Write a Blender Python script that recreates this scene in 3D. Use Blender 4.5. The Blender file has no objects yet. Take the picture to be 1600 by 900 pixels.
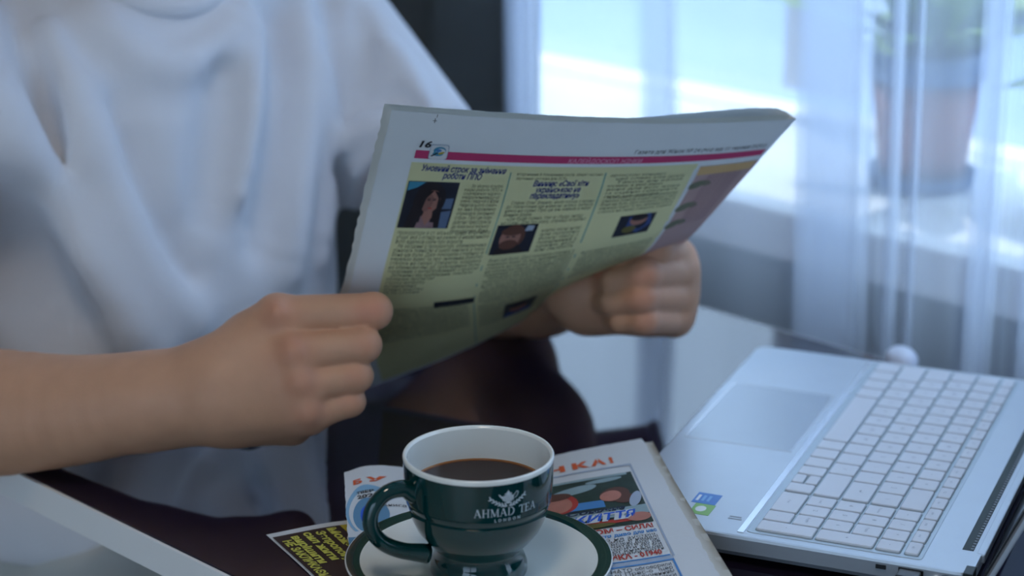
import bpy, bmesh, math, random
import numpy as np
from mathutils import Vector
random.seed(7); np.random.seed(7)
SC = bpy.context.scene
s2_ = math.sqrt(.5)
COL = SC.collection
# ------------------------------------------------------------------ camera
F = 3404.0; TH = math.radians(17.7); HT = 0.75; CAMZ = HT + 0.565
cd = bpy.data.cameras.new('camera'); cam = bpy.data.objects.new('camera', cd); COL.objects.link(cam)
cam.location = (0, 0, CAMZ); cam.rotation_euler = (math.pi/2 - TH, 0, 0)
cd.lens = 50; cd.sensor_width = 23.5; cd.clip_start = 0.05
cd.dof.use_dof = True; cd.dof.focus_distance = 1.32; cd.dof.aperture_fstop = 2.8
SC.camera = cam
# ------------------------------------------------------------------ sky and exposure
WORLD_RGB = (0.60, 0.78, 1.0); WORLD_STR = 1.62      # horizon; an overcast sky is three times as bright overhead
wd = bpy.data.worlds.new('sky'); SC.world = wd; wd.use_nodes = True
bg = wd.node_tree.nodes['Background']; bg.inputs[0].default_value = (*WORLD_RGB, 1); bg.inputs[1].default_value = WORLD_STR
wn = wd.node_tree.nodes; wl = wd.node_tree.links; wtc = wn.new('ShaderNodeTexCoord'); wsx = wn.new('ShaderNodeSeparateXYZ'); wmr = wn.new('ShaderNodeMapRange')
wmr.inputs[1].default_value = 0; wmr.inputs[2].default_value = 1; wmr.inputs[3].default_value = WORLD_STR; wmr.inputs[4].default_value = 3*WORLD_STR
wl.new(wtc.outputs['Generated'], wsx.inputs[0]); wl.new(wsx.outputs['Z'], wmr.inputs[0]); wl.new(wmr.outputs[0], bg.inputs[1])
# sun from behind the house end: it lights the terrace and the sill, not the room
sl = bpy.data.lights.new('sun', 'SUN'); sl.energy = 2.2; sl.color = (1.0, .97, .92); sl.angle = .01; sun = bpy.data.objects.new('sun', sl); COL.objects.link(sun)
SUN_DIR = Vector((s2_*.42-s2_*.21, -s2_*.42-s2_*.21, -1.0)); sun.rotation_euler = SUN_DIR.to_track_quat('-Z', 'Y').to_euler()
vs = SC.view_settings; vs.view_transform = 'Standard'; vs.look = 'None'; vs.gamma = 1.0; vs.use_curve_mapping = False
vs.exposure = 0.27
# ------------------------------------------------------------------ geometry of the place
CAM = np.array([0, 0, CAMZ]); CT, ST = math.cos(TH), math.sin(TH)
def ray(x, y):
    dx = (x-800)/F; dy = -(y-450)/F
    return np.array([dx, CT+dy*ST, -ST+dy*CT])
def un(x, y, d): return CAM + ray(x, y)*d
KH = 1.065                                     # hands and held paper: distance factor
def uh(x, y, d): return un(x, y, d*KH)
def onz(x, y, z):
    r = ray(x, y); return CAM + r*((z-CAMZ)/r[2])
s2 = math.sqrt(.5)
TA = np.array([s2, s2, 0]); TB = np.array([s2, -s2, 0])      # along the sitter's table edge / towards the far end of the table
P0 = onz(38, 742, HT)
def ab(a, b, z): q = P0 + a*TA + b*TB; return np.array([q[0], q[1], z])
ROOTLOC = {}
# ------------------------------------------------------------------ helpers
def lin(c): return tuple(((v/255)/12.92 if v/255 <= .04045 else ((v/255+.055)/1.055)**2.4) for v in c)
MATS = {}
def mat(name, rgb, rough=.6, var=.08, scale=30., bump=0., bscale=200., metal=0., coat=0., spec=.5, ior=1.5, sss=0., trans=0., sheen=0.):
    if name in MATS: return MATS[name]
    m = bpy.data.materials.new(name); m.use_nodes = True; nt = m.node_tree; b = nt.nodes['Principled BSDF']
    c = lin(rgb)
    tc = nt.nodes.new('ShaderNodeTexCoord'); nz = nt.nodes.new('ShaderNodeTexNoise'); nz.inputs['Scale'].default_value = scale; nz.inputs['Detail'].default_value = 4
    nt.links.new(tc.outputs['Object'], nz.inputs['Vector'])
    mx = nt.nodes.new('ShaderNodeMix'); mx.data_type = 'RGBA'
    mx.inputs[6].default_value = (*[max(0, v*(1-var)) for v in c], 1); mx.inputs[7].default_value = (*[min(1, v*(1+var)) for v in c], 1)
    nt.links.new(nz.outputs['Fac'], mx.inputs[0]); nt.links.new(mx.outputs[2], b.inputs['Base Color'])
    b.inputs['Roughness'].default_value = rough; b.inputs['Metallic'].default_value = metal; b.inputs['IOR'].default_value = ior
    b.inputs['Coat Weight'].default_value = coat; b.inputs['Specular IOR Level'].default_value = spec
    b.inputs['Subsurface Weight'].default_value = sss; b.inputs['Sheen Weight'].default_value = sheen
    b.inputs['Transmission Weight'].default_value = trans
    if sss: b.inputs['Subsurface Radius'].default_value = (.012, .005, .003); b.inputs['Subsurface Scale'].default_value = .5
    if bump:
        n2 = nt.nodes.new('ShaderNodeTexNoise'); n2.inputs['Scale'].default_value = bscale; n2.inputs['Detail'].default_value = 5
        nt.links.new(tc.outputs['Object'], n2.inputs['Vector'])
        bp = nt.nodes.new('ShaderNodeBump'); bp.inputs['Strength'].default_value = bump; bp.inputs['Distance'].default_value = .002
        nt.links.new(n2.outputs['Fac'], bp.inputs['Height']); nt.links.new(bp.outputs['Normal'], b.inputs['Normal'])
    MATS[name] = m; return m
def off(o):
    return ROOTLOC.get(o.name, np.zeros(3)) if o else np.zeros(3)
def tag(o, label, cat, group=None):
    o['label'] = label; o['category'] = cat
    if group: o['group'] = group
    return o
def thing(name, label, cat, loc=(0, 0, 0), group=None):
    o = bpy.data.objects.new(name, None); o.empty_display_size = .05; COL.objects.link(o); o.location = loc
    ROOTLOC[o.name] = np.array(loc, float); return tag(o, label, cat, group)
def mk(name, V, Fc, m, parent=None, smooth=True, mi=None):
    V = np.asarray(V, float).reshape(-1, 3); base = off(parent); me = bpy.data.meshes.new(name)
    me.from_pydata((V-base).tolist(), [], [tuple(int(i) for i in f) for f in Fc])
    for q in (m if isinstance(m, (list, tuple)) else [m]): me.materials.append(q)
    if mi is not None: me.polygons.foreach_set('material_index', np.asarray(mi, np.int32))
    me.polygons.foreach_set('use_smooth', np.full(len(me.polygons), smooth))
    me.update(); o = bpy.data.objects.new(name, me); COL.objects.link(o)
    if parent: o.parent = parent
    ROOTLOC[o.name] = base; return o
def struct(o): o['kind'] = 'structure'; return o
def boxg(org, ax, ay, az, bev=0.):
    """box with corner org and edge vectors; returns verts, faces (bevelled)"""
    org, ax, ay, az = [np.asarray(q, float) for q in (org, ax, ay, az)]
    lx, ly, lz = [np.linalg.norm(q) for q in (ax, ay, az)]
    bm = bmesh.new(); bmesh.ops.create_cube(bm, size=1)
    for v in bm.verts: v.co = ((v.co.x+.5)*lx, (v.co.y+.5)*ly, (v.co.z+.5)*lz)
    if bev: bmesh.ops.bevel(bm, geom=list(bm.edges), offset=bev, segments=2, affect='EDGES', profile=.5)
    bm.verts.index_update()
    V = np.array([v.co[:] for v in bm.verts]); Fc = [[v.index for v in f.verts] for f in bm.faces]; bm.free()
    return org + V[:, :1]*ax/lx + V[:, 1:2]*ay/ly + V[:, 2:3]*az/lz, Fc
def box(name, org, ax, ay, az, m, parent=None, bev=0.):
    V, Fc = boxg(org, ax, ay, az, bev); return mk(name, V, Fc, m, parent, smooth=False)
def merge(parts):
    V = []; Fc = []; n = 0
    for v, f in parts:
        V.append(np.asarray(v).reshape(-1, 3)); Fc += [[i+n for i in q] for q in f]; n += len(V[-1])
    return np.concatenate(V), Fc
def lathe(prof, c, n=72):
    """prof: list of (r,z) ; c: centre xy"""
    V = []; Fc = []
    for r, z in prof:
        for k in range(n):
            t = 2*math.pi*k/n; V.append((c[0]+r*math.cos(t), c[1]+r*math.sin(t), z))
    for i in range(len(prof)-1):
        for k in range(n):
            k2 = (k+1) % n; Fc.append((i*n+k, i*n+k2, (i+1)*n+k2, (i+1)*n+k))
    return np.array(V), Fc
def cr(pts, n):
    """Catmull-Rom through pts, n samples in all"""
    p = np.asarray(pts, float); k = len(p)-1; out = []
    for t in np.linspace(0, k, n):
        i = min(k-1, int(t)); f = t-i; p1, p2 = p[i], p[i+1]
        p0 = p[i-1] if i > 0 else 2*p1-p2; p3 = p[i+2] if i < k-1 else 2*p2-p1
        out.append(.5*(2*p1+(p2-p0)*f+(2*p0-5*p1+4*p2-p3)*f*f+(-p0+3*p1-3*p2+p3)*f**3))
    return np.array(out)
def tube(pts, rad, seg=16, flat=None, up=(0, 0, 1), cap=True):
    pts = np.asarray(pts, float); n = len(pts); rad = np.broadcast_to(np.asarray(rad, float), (n,)); V = []; Fc = []
    for i in range(n):
        t = pts[min(n-1, i+1)]-pts[max(0, i-1)]; t /= np.linalg.norm(t)
        s = np.cross(t, up); s /= np.linalg.norm(s)+1e-9; w = np.cross(s, t)
        fl = 1. if flat is None else flat
        for k in range(seg):
            a = 2*math.pi*k/seg; V.append(pts[i]+rad[i]*(s*math.cos(a)*fl+w*math.sin(a)))
    for i in range(n-1):
        for k in range(seg): Fc.append((i*seg+k, i*seg+(k+1) % seg, (i+1)*seg+(k+1) % seg, (i+1)*seg+k))
    if cap: Fc.append(list(range(seg))[::-1]); Fc.append(list(range((n-1)*seg, n*seg)))
    return np.array(V), Fc
# ------------------------------------------------------------------ SDF surfaces (continuous bodies and cloth)
def surfnet(D, h, lo):
    s = D < 0; n = np.array(D.shape)
    acc = np.zeros((*(n-1), 3), np.float32); cnt = np.zeros(tuple(n-1), np.float32)
    for ax in range(3):
        o1, o2 = [q for q in range(3) if q != ax]
        for i in (0, 1):
            for j in (0, 1):
                sl = [slice(0, -1)]*3; sl[o1] = slice(i, n[o1]-1+i); sl[o2] = slice(j, n[o2]-1+j)
                a = D[tuple(sl)]; sb = list(sl); sb[ax] = slice(1, n[ax]); b = D[tuple(sb)]
                mk_ = (a < 0) != (b < 0); t = np.where(mk_, a/np.where(mk_, a-b, 1), 0)
                cnt += mk_; acc[..., ax] += t*mk_; acc[..., o1] += i*mk_; acc[..., o2] += j*mk_
    act = cnt > 0; idx = -np.ones(act.shape, np.int64); idx[act] = np.arange(act.sum())
    g = np.stack(np.nonzero(act), 1); V = lo+(g+acc[act]/cnt[act][:, None])*h
    Fc = []
    for ax in range(3):
        o1, o2 = [(1, 2), (2, 0), (0, 1)][ax]
        a = s; sl0 = [slice(None)]*3; sl1 = [slice(None)]*3; sl0[ax] = slice(0, -1); sl1[ax] = slice(1, None)
        ch = s[tuple(sl0)] != s[tuple(sl1)]; e = np.stack(np.nonzero(ch), 1)
        ok = (e[:, o1] > 0) & (e[:, o2] > 0) & (e[:, o1] < n[o1]-1) & (e[:, o2] < n[o2]-1); e = e[ok]
        ins = s[tuple(e.T)]
        q = []
        for d1, d2 in ((1, 1), (0, 1), (0, 0), (1, 0)):
            c = e.copy(); c[:, o1] -= d1; c[:, o2] -= d2; q.append(idx[tuple(c.T)])
        q = np.stack(q, 1); q[~ins] = q[~ins][:, ::-1]; Fc.append(q)
    return V, np.concatenate(Fc)
def sdf_mesh(fn, lo, hi, h, bs=8):
    lo = np.array(lo, float); nb = np.ceil((np.array(hi)-lo)/(h*bs)).astype(int); n = nb*bs
    D = np.empty(tuple(n), np.float32)
    gi = np.stack(np.meshgrid(*[np.arange(k) for k in nb], indexing='ij'), -1).reshape(-1, 3)
    d = fn(lo+(gi+.5)*bs*h-.5*h)
    D.reshape(nb[0], bs, nb[1], bs, nb[2], bs)[...] = np.where(d < 0, -1, 1).reshape(nb[0], 1, nb[1], 1, nb[2], 1)
    near = gi[np.abs(d) < bs*h*1.15]
    lc = np.stack(np.meshgrid(*[np.arange(bs)]*3, indexing='ij'), -1).reshape(-1, 3)
    for k in range(0, len(near), 400):
        b = near[k:k+400]; g = b[:, None]*bs+lc[None]
        v = fn(lo+g.reshape(-1, 3)*h); D[tuple(g.reshape(-1, 3).T)] = v
    return surfnet(D, h, lo)
def cap(p, a, b, ra, rb):
    a = np.asarray(a, float); d = np.asarray(b, float)-a; q = p-a
    t = np.clip(q@d/(d@d+1e-12), 0, 1); return np.linalg.norm(q-t[:, None]*d, axis=1)-(ra+(rb-ra)*t)
def ell(p, c, R, r):
    q = ((p-c)@np.asarray(R).T)/np.asarray(r); k = np.linalg.norm(q, axis=1); return (k-1)*min(r)
def smin(a, b, k):
    if k <= 0: return np.minimum(a, b)
    h = np.clip(.5+.5*(b-a)/k, 0, 1); return b*(1-h)+a*h-k*h*(1-h)
def smax(a, b, k): return -smin(-a, -b, k)
def chain(prims):
    """prims: (a,b,ra,rb,k)"""
    def fn(p):
        d = None
        for a, b, ra, rb, k in prims:
            e = cap(p, a, b, ra, rb); d = e if d is None else smin(d, e, k)
        return d
    return fn
# ------------------------------------------------------------------ printed surfaces
class Surf:
    def __init__(s, grid, W, H, toward=CAM):
        s.g = np.asarray(grid, float); s.W, s.H = W, H
    def _c(s, arr, t):   # catmull-rom along axis 0 ; arr (R,N,3)
        k = arr.shape[0]-1; t = np.clip(t, -.03, 1.03)*k; i = np.clip(np.floor(t).astype(int), 0, k-1); f = (t-i)[:, None]; n = np.arange(len(t))
        ext = np.concatenate([2*arr[:1]-arr[1:2], arr, 2*arr[-1:]-arr[-2:-1]])
        p0, p1, p2, p3 = ext[i, n], ext[i+1, n], ext[i+2, n], ext[i+3, n]
        return .5*(2*p1+(p2-p0)*f+(2*p0-5*p1+4*p2-p3)*f*f+(-p0+3*p1-3*p2+p3)*f**3)
    def pos(s, u, v):
        u = np.asarray(u, float).ravel(); v = np.asarray(v, float).ravel(); R = []
        for r in s.g: R.append(s._c(np.repeat(r[:, None], len(u), 1), u))
        return s._c(np.stack(R), v)
    def at(s, u, v, o=0.):
        u = np.asarray(u, float).ravel(); v = np.asarray(v, float).ravel(); e = 2e-3; p = s.pos(u, v)
        n = np.cross(s.pos(u+e, v)-s.pos(u-e, v), s.pos(u, v+e)-s.pos(u, v-e)); n /= np.linalg.norm(n, axis=1)[:, None]+1e-12
        n *= np.sign(np.sum(n*(CAM-p), 1))[:, None]
        return p+n*np.asarray(o).reshape(-1, 1)
def gridf(nu, nv, flip=False): return [(j*nu+i, j*nu+i+1, (j+1)*nu+i+1, (j+1)*nu+i) for j in range(nv-1) for i in range(nu-1)]
def sheet(name, S, m, parent, o=0., nu=49, nv=49, du=(0, 0), jag=0., ofn=None, dv=(0, 0)):
    u, v = np.meshgrid(np.linspace(du[0], 1+du[1], nu), np.linspace(dv[0], 1+dv[1], nv))
    if jag:
        u = u.copy(); v = v.copy(); u[:, 0] += np.random.uniform(-jag, jag, nv)/S.W; u[:, -1] += np.random.uniform(-jag, jag, nv)/S.W; v[0] += np.random.uniform(-jag, jag, nu)*.4/S.H
    oo = o if ofn is None else ofn(u.ravel(), v.ravel())
    return mk(name, S.at(u.ravel(), v.ravel(), oo), gridf(nu, nv), m, parent)
def r_item(u0, v0, u1, v1, m, layer=1, n=10, sh=0.):
    """rectangle in uv; sh: v drift per u"""
    u, v = np.meshgrid(np.linspace(u0, u1, n), np.linspace(v0, v1, n)); return (np.stack([u.ravel(), (v+sh*(u)).ravel()], 1), gridf(n, n), m, layer)
def e_item(S, cu, cv, ru, rv, m, layer=2, ang=0., n=20):
    """ellipse, radii in metres"""
    pts = [(cu, cv)]; Fc = []
    for rr in (.5, 1):
        for k in range(n):
            t = 2*math.pi*k/n; x, y = ru*rr*math.cos(t), rv*rr*math.sin(t); c, q = math.cos(ang), math.sin(ang)
            pts.append((cu+(x*c-y*q)/S.W, cv+(x*q+y*c)/S.H))
    for k in range(n):
        k2 = (k+1) % n; Fc += [(0, 1+k, 1+k2), (1+k, n+1+k, n+1+k2, 1+k2)]
    return (np.array(pts), Fc, m, layer)
def p_item(pts, m, layer=2): return (np.array(pts, float), [list(range(len(pts)))], m, layer)
def text2d(s, size, shear=0., bold=0., align='LEFT', spacing=1., line=1., xs=1., res=2):
    cu = bpy.data.curves.new('t', 'FONT'); cu.body = s; cu.size = size; cu.shear = shear; cu.offset = bold; cu.align_x = align
    cu.space_character = spacing; cu.space_line = line; cu.resolution_u = res; cu.fill_mode = 'FRONT'
    o = bpy.data.objects.new('t', cu); COL.objects.link(o); dg = bpy.context.evaluated_depsgraph_get(); dg.update()
    me = o.evaluated_get(dg).to_mesh(); V = np.array([v.co[:2] for v in me.vertices]).reshape(-1, 2); Fc = [list(p.vertices) for p in me.polygons]
    o.evaluated_get(dg).to_mesh_clear(); bpy.data.objects.remove(o); bpy.data.curves.remove(cu); V = V.copy()
    if len(V): V[:, 0] *= xs
    return V, Fc
def t_item(S, s, u, v, size, m, layer=2, sh=0., rot=0., fit=None, **k):
    V, Fc = text2d(s, size, **k)
    if fit and len(V): V[:, 0] *= fit*(S.W if not rot else S.H)/(V[:, 0].max()-min(0, V[:, 0].min()) if k.get('align') != 'CENTER' else V[:, 0].max()-V[:, 0].min())
    c, q = math.cos(rot), math.sin(rot); V = np.stack([V[:, 0]*c-V[:, 1]*q, V[:, 0]*q+V[:, 1]*c], 1) if len(V) else V.reshape(-1, 2)
    uu = u+V[:, 0]/S.W; return (np.stack([uu, v-V[:, 1]/S.H+sh*(uu-u)], 1), Fc, m, layer)
def printed(name, S, items, parent, base=.00015, step=.00012):
    V = []; Fc = []; mi = []; ml = []; n = 0
    for uv, f, m, ly in items:
        if not len(uv): continue
        if m not in ml: ml.append(m)
        V.append(S.at(uv[:, 0], uv[:, 1], base+step*ly)); Fc += [[i+n for i in q] for q in f]; mi += [ml.index(m)]*len(f); n += len(uv)
    return mk(name, np.concatenate(V), Fc, ml, parent, smooth=False, mi=mi)

# ================================================================== THE ROOM
M_floor = mat('floor_wood', (172, 158, 144), .45, .25, 8, .1, 40)
M_dark = mat('dark_wall_paint', (52, 58, 62), .6, .08, 6, .15, 300)
M_wall = mat('wall_paint', (196, 193, 188), .8, .05, 4, .1, 300)
M_ceil = mat('ceiling_paint', (205, 202, 198), .9, .03, 3)
M_wh = mat('white_window_paint', (226, 228, 230), .35, .03, 10)
R0, R1, C0, C1, ZC = -2.4, .76, -1.3, 2.6, 2.55     # extents in a and b
def abox(name, a0, a1, b0, b1, z0, z1, m, parent=None, bev=0.):
    return box(name, ab(a0, b0, z0), TA*(a1-a0), TB*(b1-b0), np.array([0, 0, z1-z0]), m, parent, bev)
fl = struct(abox('floor', R0-.2, R1+.3, C0-.2, C1+.2, -.08, 0, M_floor))
struct(abox('ceiling', R0-.2, R1+.3, C0-.2, C1+.2, ZC, ZC+.08, M_ceil))
struct(abox('wall_back', R0-.2, R1+.3, C0-.14, C0, 0, ZC, M_wall))
GD0, GD1, GDZ = .55, 2.5, 2.25                    # unseen glazed door, added in the left wall to let in fill light
V, Fc = merge([boxg(ab(R0-.14, C0, 0), TA*.14, TB*(GD0-C0), (0, 0, ZC)), boxg(ab(R0-.14, GD1, 0), TA*.14, TB*(C1-GD1), (0, 0, ZC)), boxg(ab(R0-.14, GD0, GDZ), TA*.14, TB*(GD1-GD0), (0, 0, ZC-GDZ))])
struct(mk('wall_left', V, Fc, M_wall, None, False))
struct(abox('garden_paving', R0-9, R0-.16, -6, 8, -.1, -.02, mat('garden_paving', (150, 152, 150), .9, .08, 3, .1, 40)))
struct(abox('wall_front', R0-.2, R1+.3, C1, C1+.14, 0, ZC, M_wall))
WB0, WB1, WZ0, WZ1 = -1.05, 2.2, .755, 2.4      # window opening
WT = .34                                          # wall thickness
wv = [boxg(ab(R1, C0, 0), TA*WT, TB*(WB0-C0), (0, 0, ZC)), boxg(ab(R1, WB1, 0), TA*WT, TB*(C1-WB1), (0, 0, ZC)),
      boxg(ab(R1, WB0, 0), TA*WT, TB*(WB1-WB0), (0, 0, WZ0)), boxg(ab(R1, WB0, WZ1), TA*WT, TB*(WB1-WB0), (0, 0, ZC-WZ1))]
V, Fc = merge(wv); struct(mk('wall_right', V, Fc, M_dark, None, False))
# window frame with three panes
win = bpy.data.objects.new('window_1', None); COL.objects.link(win); win.location = ab(R1+.27, WB0, WZ0); ROOTLOC['window_1'] = np.array(win.location); struct(win)
M_glass = bpy.data.materials.new('window_glass'); M_glass.use_nodes = True
nt = M_glass.node_tree; nt.nodes.clear(); o_ = nt.nodes.new('ShaderNodeOutputMaterial'); mxs = nt.nodes.new('ShaderNodeMixShader'); tr = nt.nodes.new('ShaderNodeBsdfTransparent'); gl = nt.nodes.new('ShaderNodeBsdfGlossy')
tr.inputs[0].default_value = (.93, .97, 1, 1); gl.inputs['Roughness'].default_value = .02; mxs.inputs[0].default_value = .06
nt.links.new(tr.outputs[0], mxs.inputs[1]); nt.links.new(gl.outputs[0], mxs.inputs[2]); nt.links.new(mxs.outputs[0], o_.inputs[0])
WA = R1+.26
dr_ = bpy.data.objects.new('fill_door', None); COL.objects.link(dr_); dr_.location = ab(R0-.07, GD0, 0); ROOTLOC['fill_door'] = np.array(dr_.location); struct(dr_)
for b0, b1 in ((GD0, (GD0+GD1)/2), ((GD0+GD1)/2, GD1)):
    for x0, x1, z0, z1 in ((b0, b1, 0, .08), (b0, b1, GDZ-.06, GDZ), (b0, b0+.06, .08, GDZ-.06), (b1-.06, b1, .08, GDZ-.06)): abox('door_frame', R0-.09, R0-.04, x0, x1, z0, z1, M_wh, dr_, .003)
    abox('pane', R0-.068, R0-.062, b0+.06, b1-.06, .08, GDZ-.06, M_glass, dr_)
nb = [WB0, -.12, .82, WB1]
for k in range(3):
    b0, b1 = nb[k], nb[k+1]; fw = .045
    for nm, (x0, x1, z0, z1) in (('frame_rail', (b0, b1, WZ0+.005, WZ0+.047)), ('frame_rail', (b0, b1, WZ1-fw, WZ1)), ('frame_stile', (b0, b0+fw, WZ0+.03+fw, WZ1-fw)), ('frame_stile', (b1-fw, b1, WZ0+.03+fw, WZ1-fw))):
        abox(nm, WA, WA+.055, x0, x1, z0, z1, M_wh, win, .003)
    abox('pane', WA+.024, WA+.03, b0+fw, b1-fw, WZ0+.03+fw, WZ1-fw, M_glass, win)
struct(abox('trim_1', R1-.025, WA, WB0, WB1, WZ0, WZ0+.045, mat('sill_paint', (232, 235, 238), .5, .03, 8), None, .004))   # deep window sill
struct(abox('baseboard_right', R1-.015, R1-.001, C0, C1, 0, .09, M_wh))

# sheer curtain: one continuous cloth, folded back on itself in places
M_cur = bpy.data.materials.new('sheer_voile'); M_cur.use_nodes = True; nt = M_cur.node_tree; nt.nodes.clear()
o_ = nt.nodes.new('ShaderNodeOutputMaterial'); m1 = nt.nodes.new('ShaderNodeMixShader'); m2 = nt.nodes.new('ShaderNodeMixShader')
tr = nt.nodes.new('ShaderNodeBsdfTransparent'); tl = nt.nodes.new('ShaderNodeBsdfTranslucent'); df = nt.nodes.new('ShaderNodeBsdfDiffuse')
tl.inputs[0].default_value = (.84, .90, 1.0, 1); df.inputs[0].default_value = (.80, .84, .93, 1)
wvn = nt.nodes.new('ShaderNodeTexWave'); wvn.inputs['Scale'].default_value = 40; tcn = nt.nodes.new('ShaderNodeTexCoord'); nt.links.new(tcn.outputs['UV'], wvn.inputs['Vector'])
mr = nt.nodes.new('ShaderNodeMapRange'); mr.inputs[3].default_value = .34; mr.inputs[4].default_value = .40; nt.links.new(wvn.outputs['Fac'], mr.inputs[0])
m2.inputs[0].default_value = .22; nt.links.new(tl.outputs[0], m2.inputs[1]); nt.links.new(df.outputs[0], m2.inputs[2])
nt.links.new(mr.outputs[0], m1.inputs[0]); nt.links.new(tr.outputs[0], m1.inputs[1]); nt.links.new(m2.outputs[0], m1.inputs[2]); nt.links.new(m1.outputs[0], o_.inputs[0])
CA = .668
def px2b(x, a=CA):   # b on the curtain plane under image column x (at table height)
    r = ray(x, 330); t = ((P0+a*TA-CAM)@TA)/(r@TA); return float((CAM+r*t-P0)@TB)
folds = [(796, 832, .012), (985, 1040, .01), (1243, 1345, .018), (1388, 1402, .010), (1428, 1434, .006), (1516, 1550, .014), (1592, 1690, .016), (1760, 1800, .012), (1860, 1960, .016), (2080, 2140, .014), (2300, 2420, .016)]
path = [(CA, px2b(790))]
for i, (x0, x1, am) in enumerate(folds):
    b0, b1 = px2b(x0), px2b(x1); w = b1-b0
    path += [(CA-am*.3, b0), (CA-am, b0+w*.5), (CA-am*.9, b1-w*.04), (CA-am*.35, b1), (CA, b1-w*.06), (CA+am*.05, b0+w*.5), (CA, b0+w*.06), (CA+am*.2, b0+w*.01), (CA+am*.4, b0+w*.06), (CA+am*.45, b0+w*.5), (CA+am*.5, b1-w*.06), (CA+am*.6, b1), (CA+am*.7, b1-w*.06), (CA+am*.75, b0+w*.5), (CA+am*.8, b0+w*.06), (CA+am*.9, b0+w*.01), (CA+am, b0+w*.06), (CA+am*1.05, b0+w*.5), (CA+am*.7, b1)]
    nx = px2b(folds[i+1][0]) if i+1 < len(folds) else b1+.2
    path += [(CA+am*.2*(1 if i % 2 else -1), b1+(nx-b1)*.35), (CA-.004*(1 if i % 2 else -1), b1+(nx-b1)*.7)]
pp = cr(path, 700); zs = np.linspace(.03, 2.4, 34); V = []
for z in zs:
    for j, (a, b) in enumerate(pp):
        k = 1-.25*(z-.75); bb = b+.006*math.sin(z*2.6+b*14)*k-.022*(z-.9); V.append(ab(a+.004*math.sin(z*3+b*30), bb, z))
cu = mk('sheer_curtain', V, gridf(len(pp), len(zs)), M_cur); tag(cu, 'white sheer floor-length curtain hanging before the bright window', 'curtain')
uvl = cu.data.uv_layers.new(name='UVMap'); li = np.zeros(len(cu.data.loops), np.int32); cu.data.loops.foreach_get('vertex_index', li)
uvl.data.foreach_set('uv', np.stack([(li % len(pp))/len(pp)*.8, (li//len(pp))/len(zs)], 1).ravel().astype(np.float32))
dpath = [(.715+.022*math.sin(k*1.9)*(.6+.4*math.sin(k*.7)), -1.12+(px2b(792)+1.12)*k/26) for k in range(27)]
dp_ = cr(dpath, 160); zz = np.linspace(.02, 2.4, 12); V = [ab(a, b, z) for z in zz for a, b in dp_]
M_drape = mat('charcoal_drape', (92, 104, 112), .9, .08, 40, .2, 400)
dr = mk('dark_drape', V, gridf(len(dp_), len(zz)), M_drape); tag(dr, 'dark charcoal drape hanging left of the sheer curtain', 'curtain'); md = dr.modifiers.new('thickness', 'SOLIDIFY'); md.thickness = .003
rod = tube([ab(CA, -1.15, 2.42), ab(CA, 2.3, 2.42)], .012); tag(mk('curtain_rod', *rod, mat('rod_metal', (120, 120, 122), .3, metal=1.)), 'thin grey metal rod carrying the sheer curtain', 'curtain rod')

# things on the sill and outdoors
M_terra = mat('terracotta', (176, 122, 112), .8, .12, 30, .2, 150); M_soil = mat('soil', (60, 45, 36), .95, .3, 120, .6, 200); M_saucerp = mat('blue_plastic', (92, 120, 160), .5)
M_leaf = mat('leaf_green', (118, 148, 62), .5, .25, 40)
def flowerpot(x, w, h, label, mm, leaves=True, base=(1440, 262), a=.90):
    r = ray(*base); t = ((P0+a*TA-CAM)@TA)/(r@TA); c = CAM+r*t; z0 = WZ0+.0455; c[2] = z0
    g = thing('flowerpot', label, 'flowerpot', c)
    mk('drip_tray', *lathe([(0, z0), (w*.88, z0), (w*1.0, z0+.014), (w*.95, z0+.014), (w*.84, z0+.004), (0, z0+.004)], c, 40), M_saucerp, g)
    mk('pot', *lathe([(0, z0+.005), (w*.74, z0+.005), (w*.95, z0+h*.82), (w*.9, z0+h*.82), (w*.88, z0+h*.9), (0, z0+h*.9)], c, 40), mm, g)
    mk('rim', *lathe([(w*.93, z0+h*.8), (w*1.06, z0+h*.8), (w*1.08, z0+h), (w*.97, z0+h), (w*.93, z0+h*.8)], c, 40), M_saucerp, g)
    mk('soil', *lathe([(0, z0+h*.905), (w*.9, z0+h*.905)], c, 40), M_soil, g)
    for k in range(26 if leaves else 0):
        an = random.uniform(0, 6.28); L = random.uniform(.09, .2); el = random.uniform(.5, 1.4); d = np.array([math.cos(an)*math.cos(el), math.sin(an)*math.cos(el), math.sin(el)])
        st = np.array([c[0], c[1], z0+h*.9])+np.array([math.cos(an), math.sin(an), 0])*w*.3; sd = np.cross(d, (0, 0, 1)); sd /= np.linalg.norm(sd); V = []
        for t, ww in ((0, .004), (.3, .016), (.6, .02), (.85, .012), (1, .001)):
            q = st+d*L*t+np.array([0, 0, -.06*t*t]); up = np.cross(sd, d)
            V += [q-sd*ww, q+up*.003, q+sd*ww]
        Fc = [(i*3+j, i*3+j+1, i*3+j+4, i*3+j+3) for i in range(4) for j in range(2)]
        mk('leaf', V, Fc, M_leaf, g)
flowerpot(1440, .052, .125, 'terracotta plant pot with blue rim on the sill behind the curtain', M_terra)
flowerpot(1600, .045, .10, 'dark grey plant pot right of the terracotta pot on the sill', mat('grey_pot', (96, 100, 112), .5), True, (1790, 230), .93)
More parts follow.
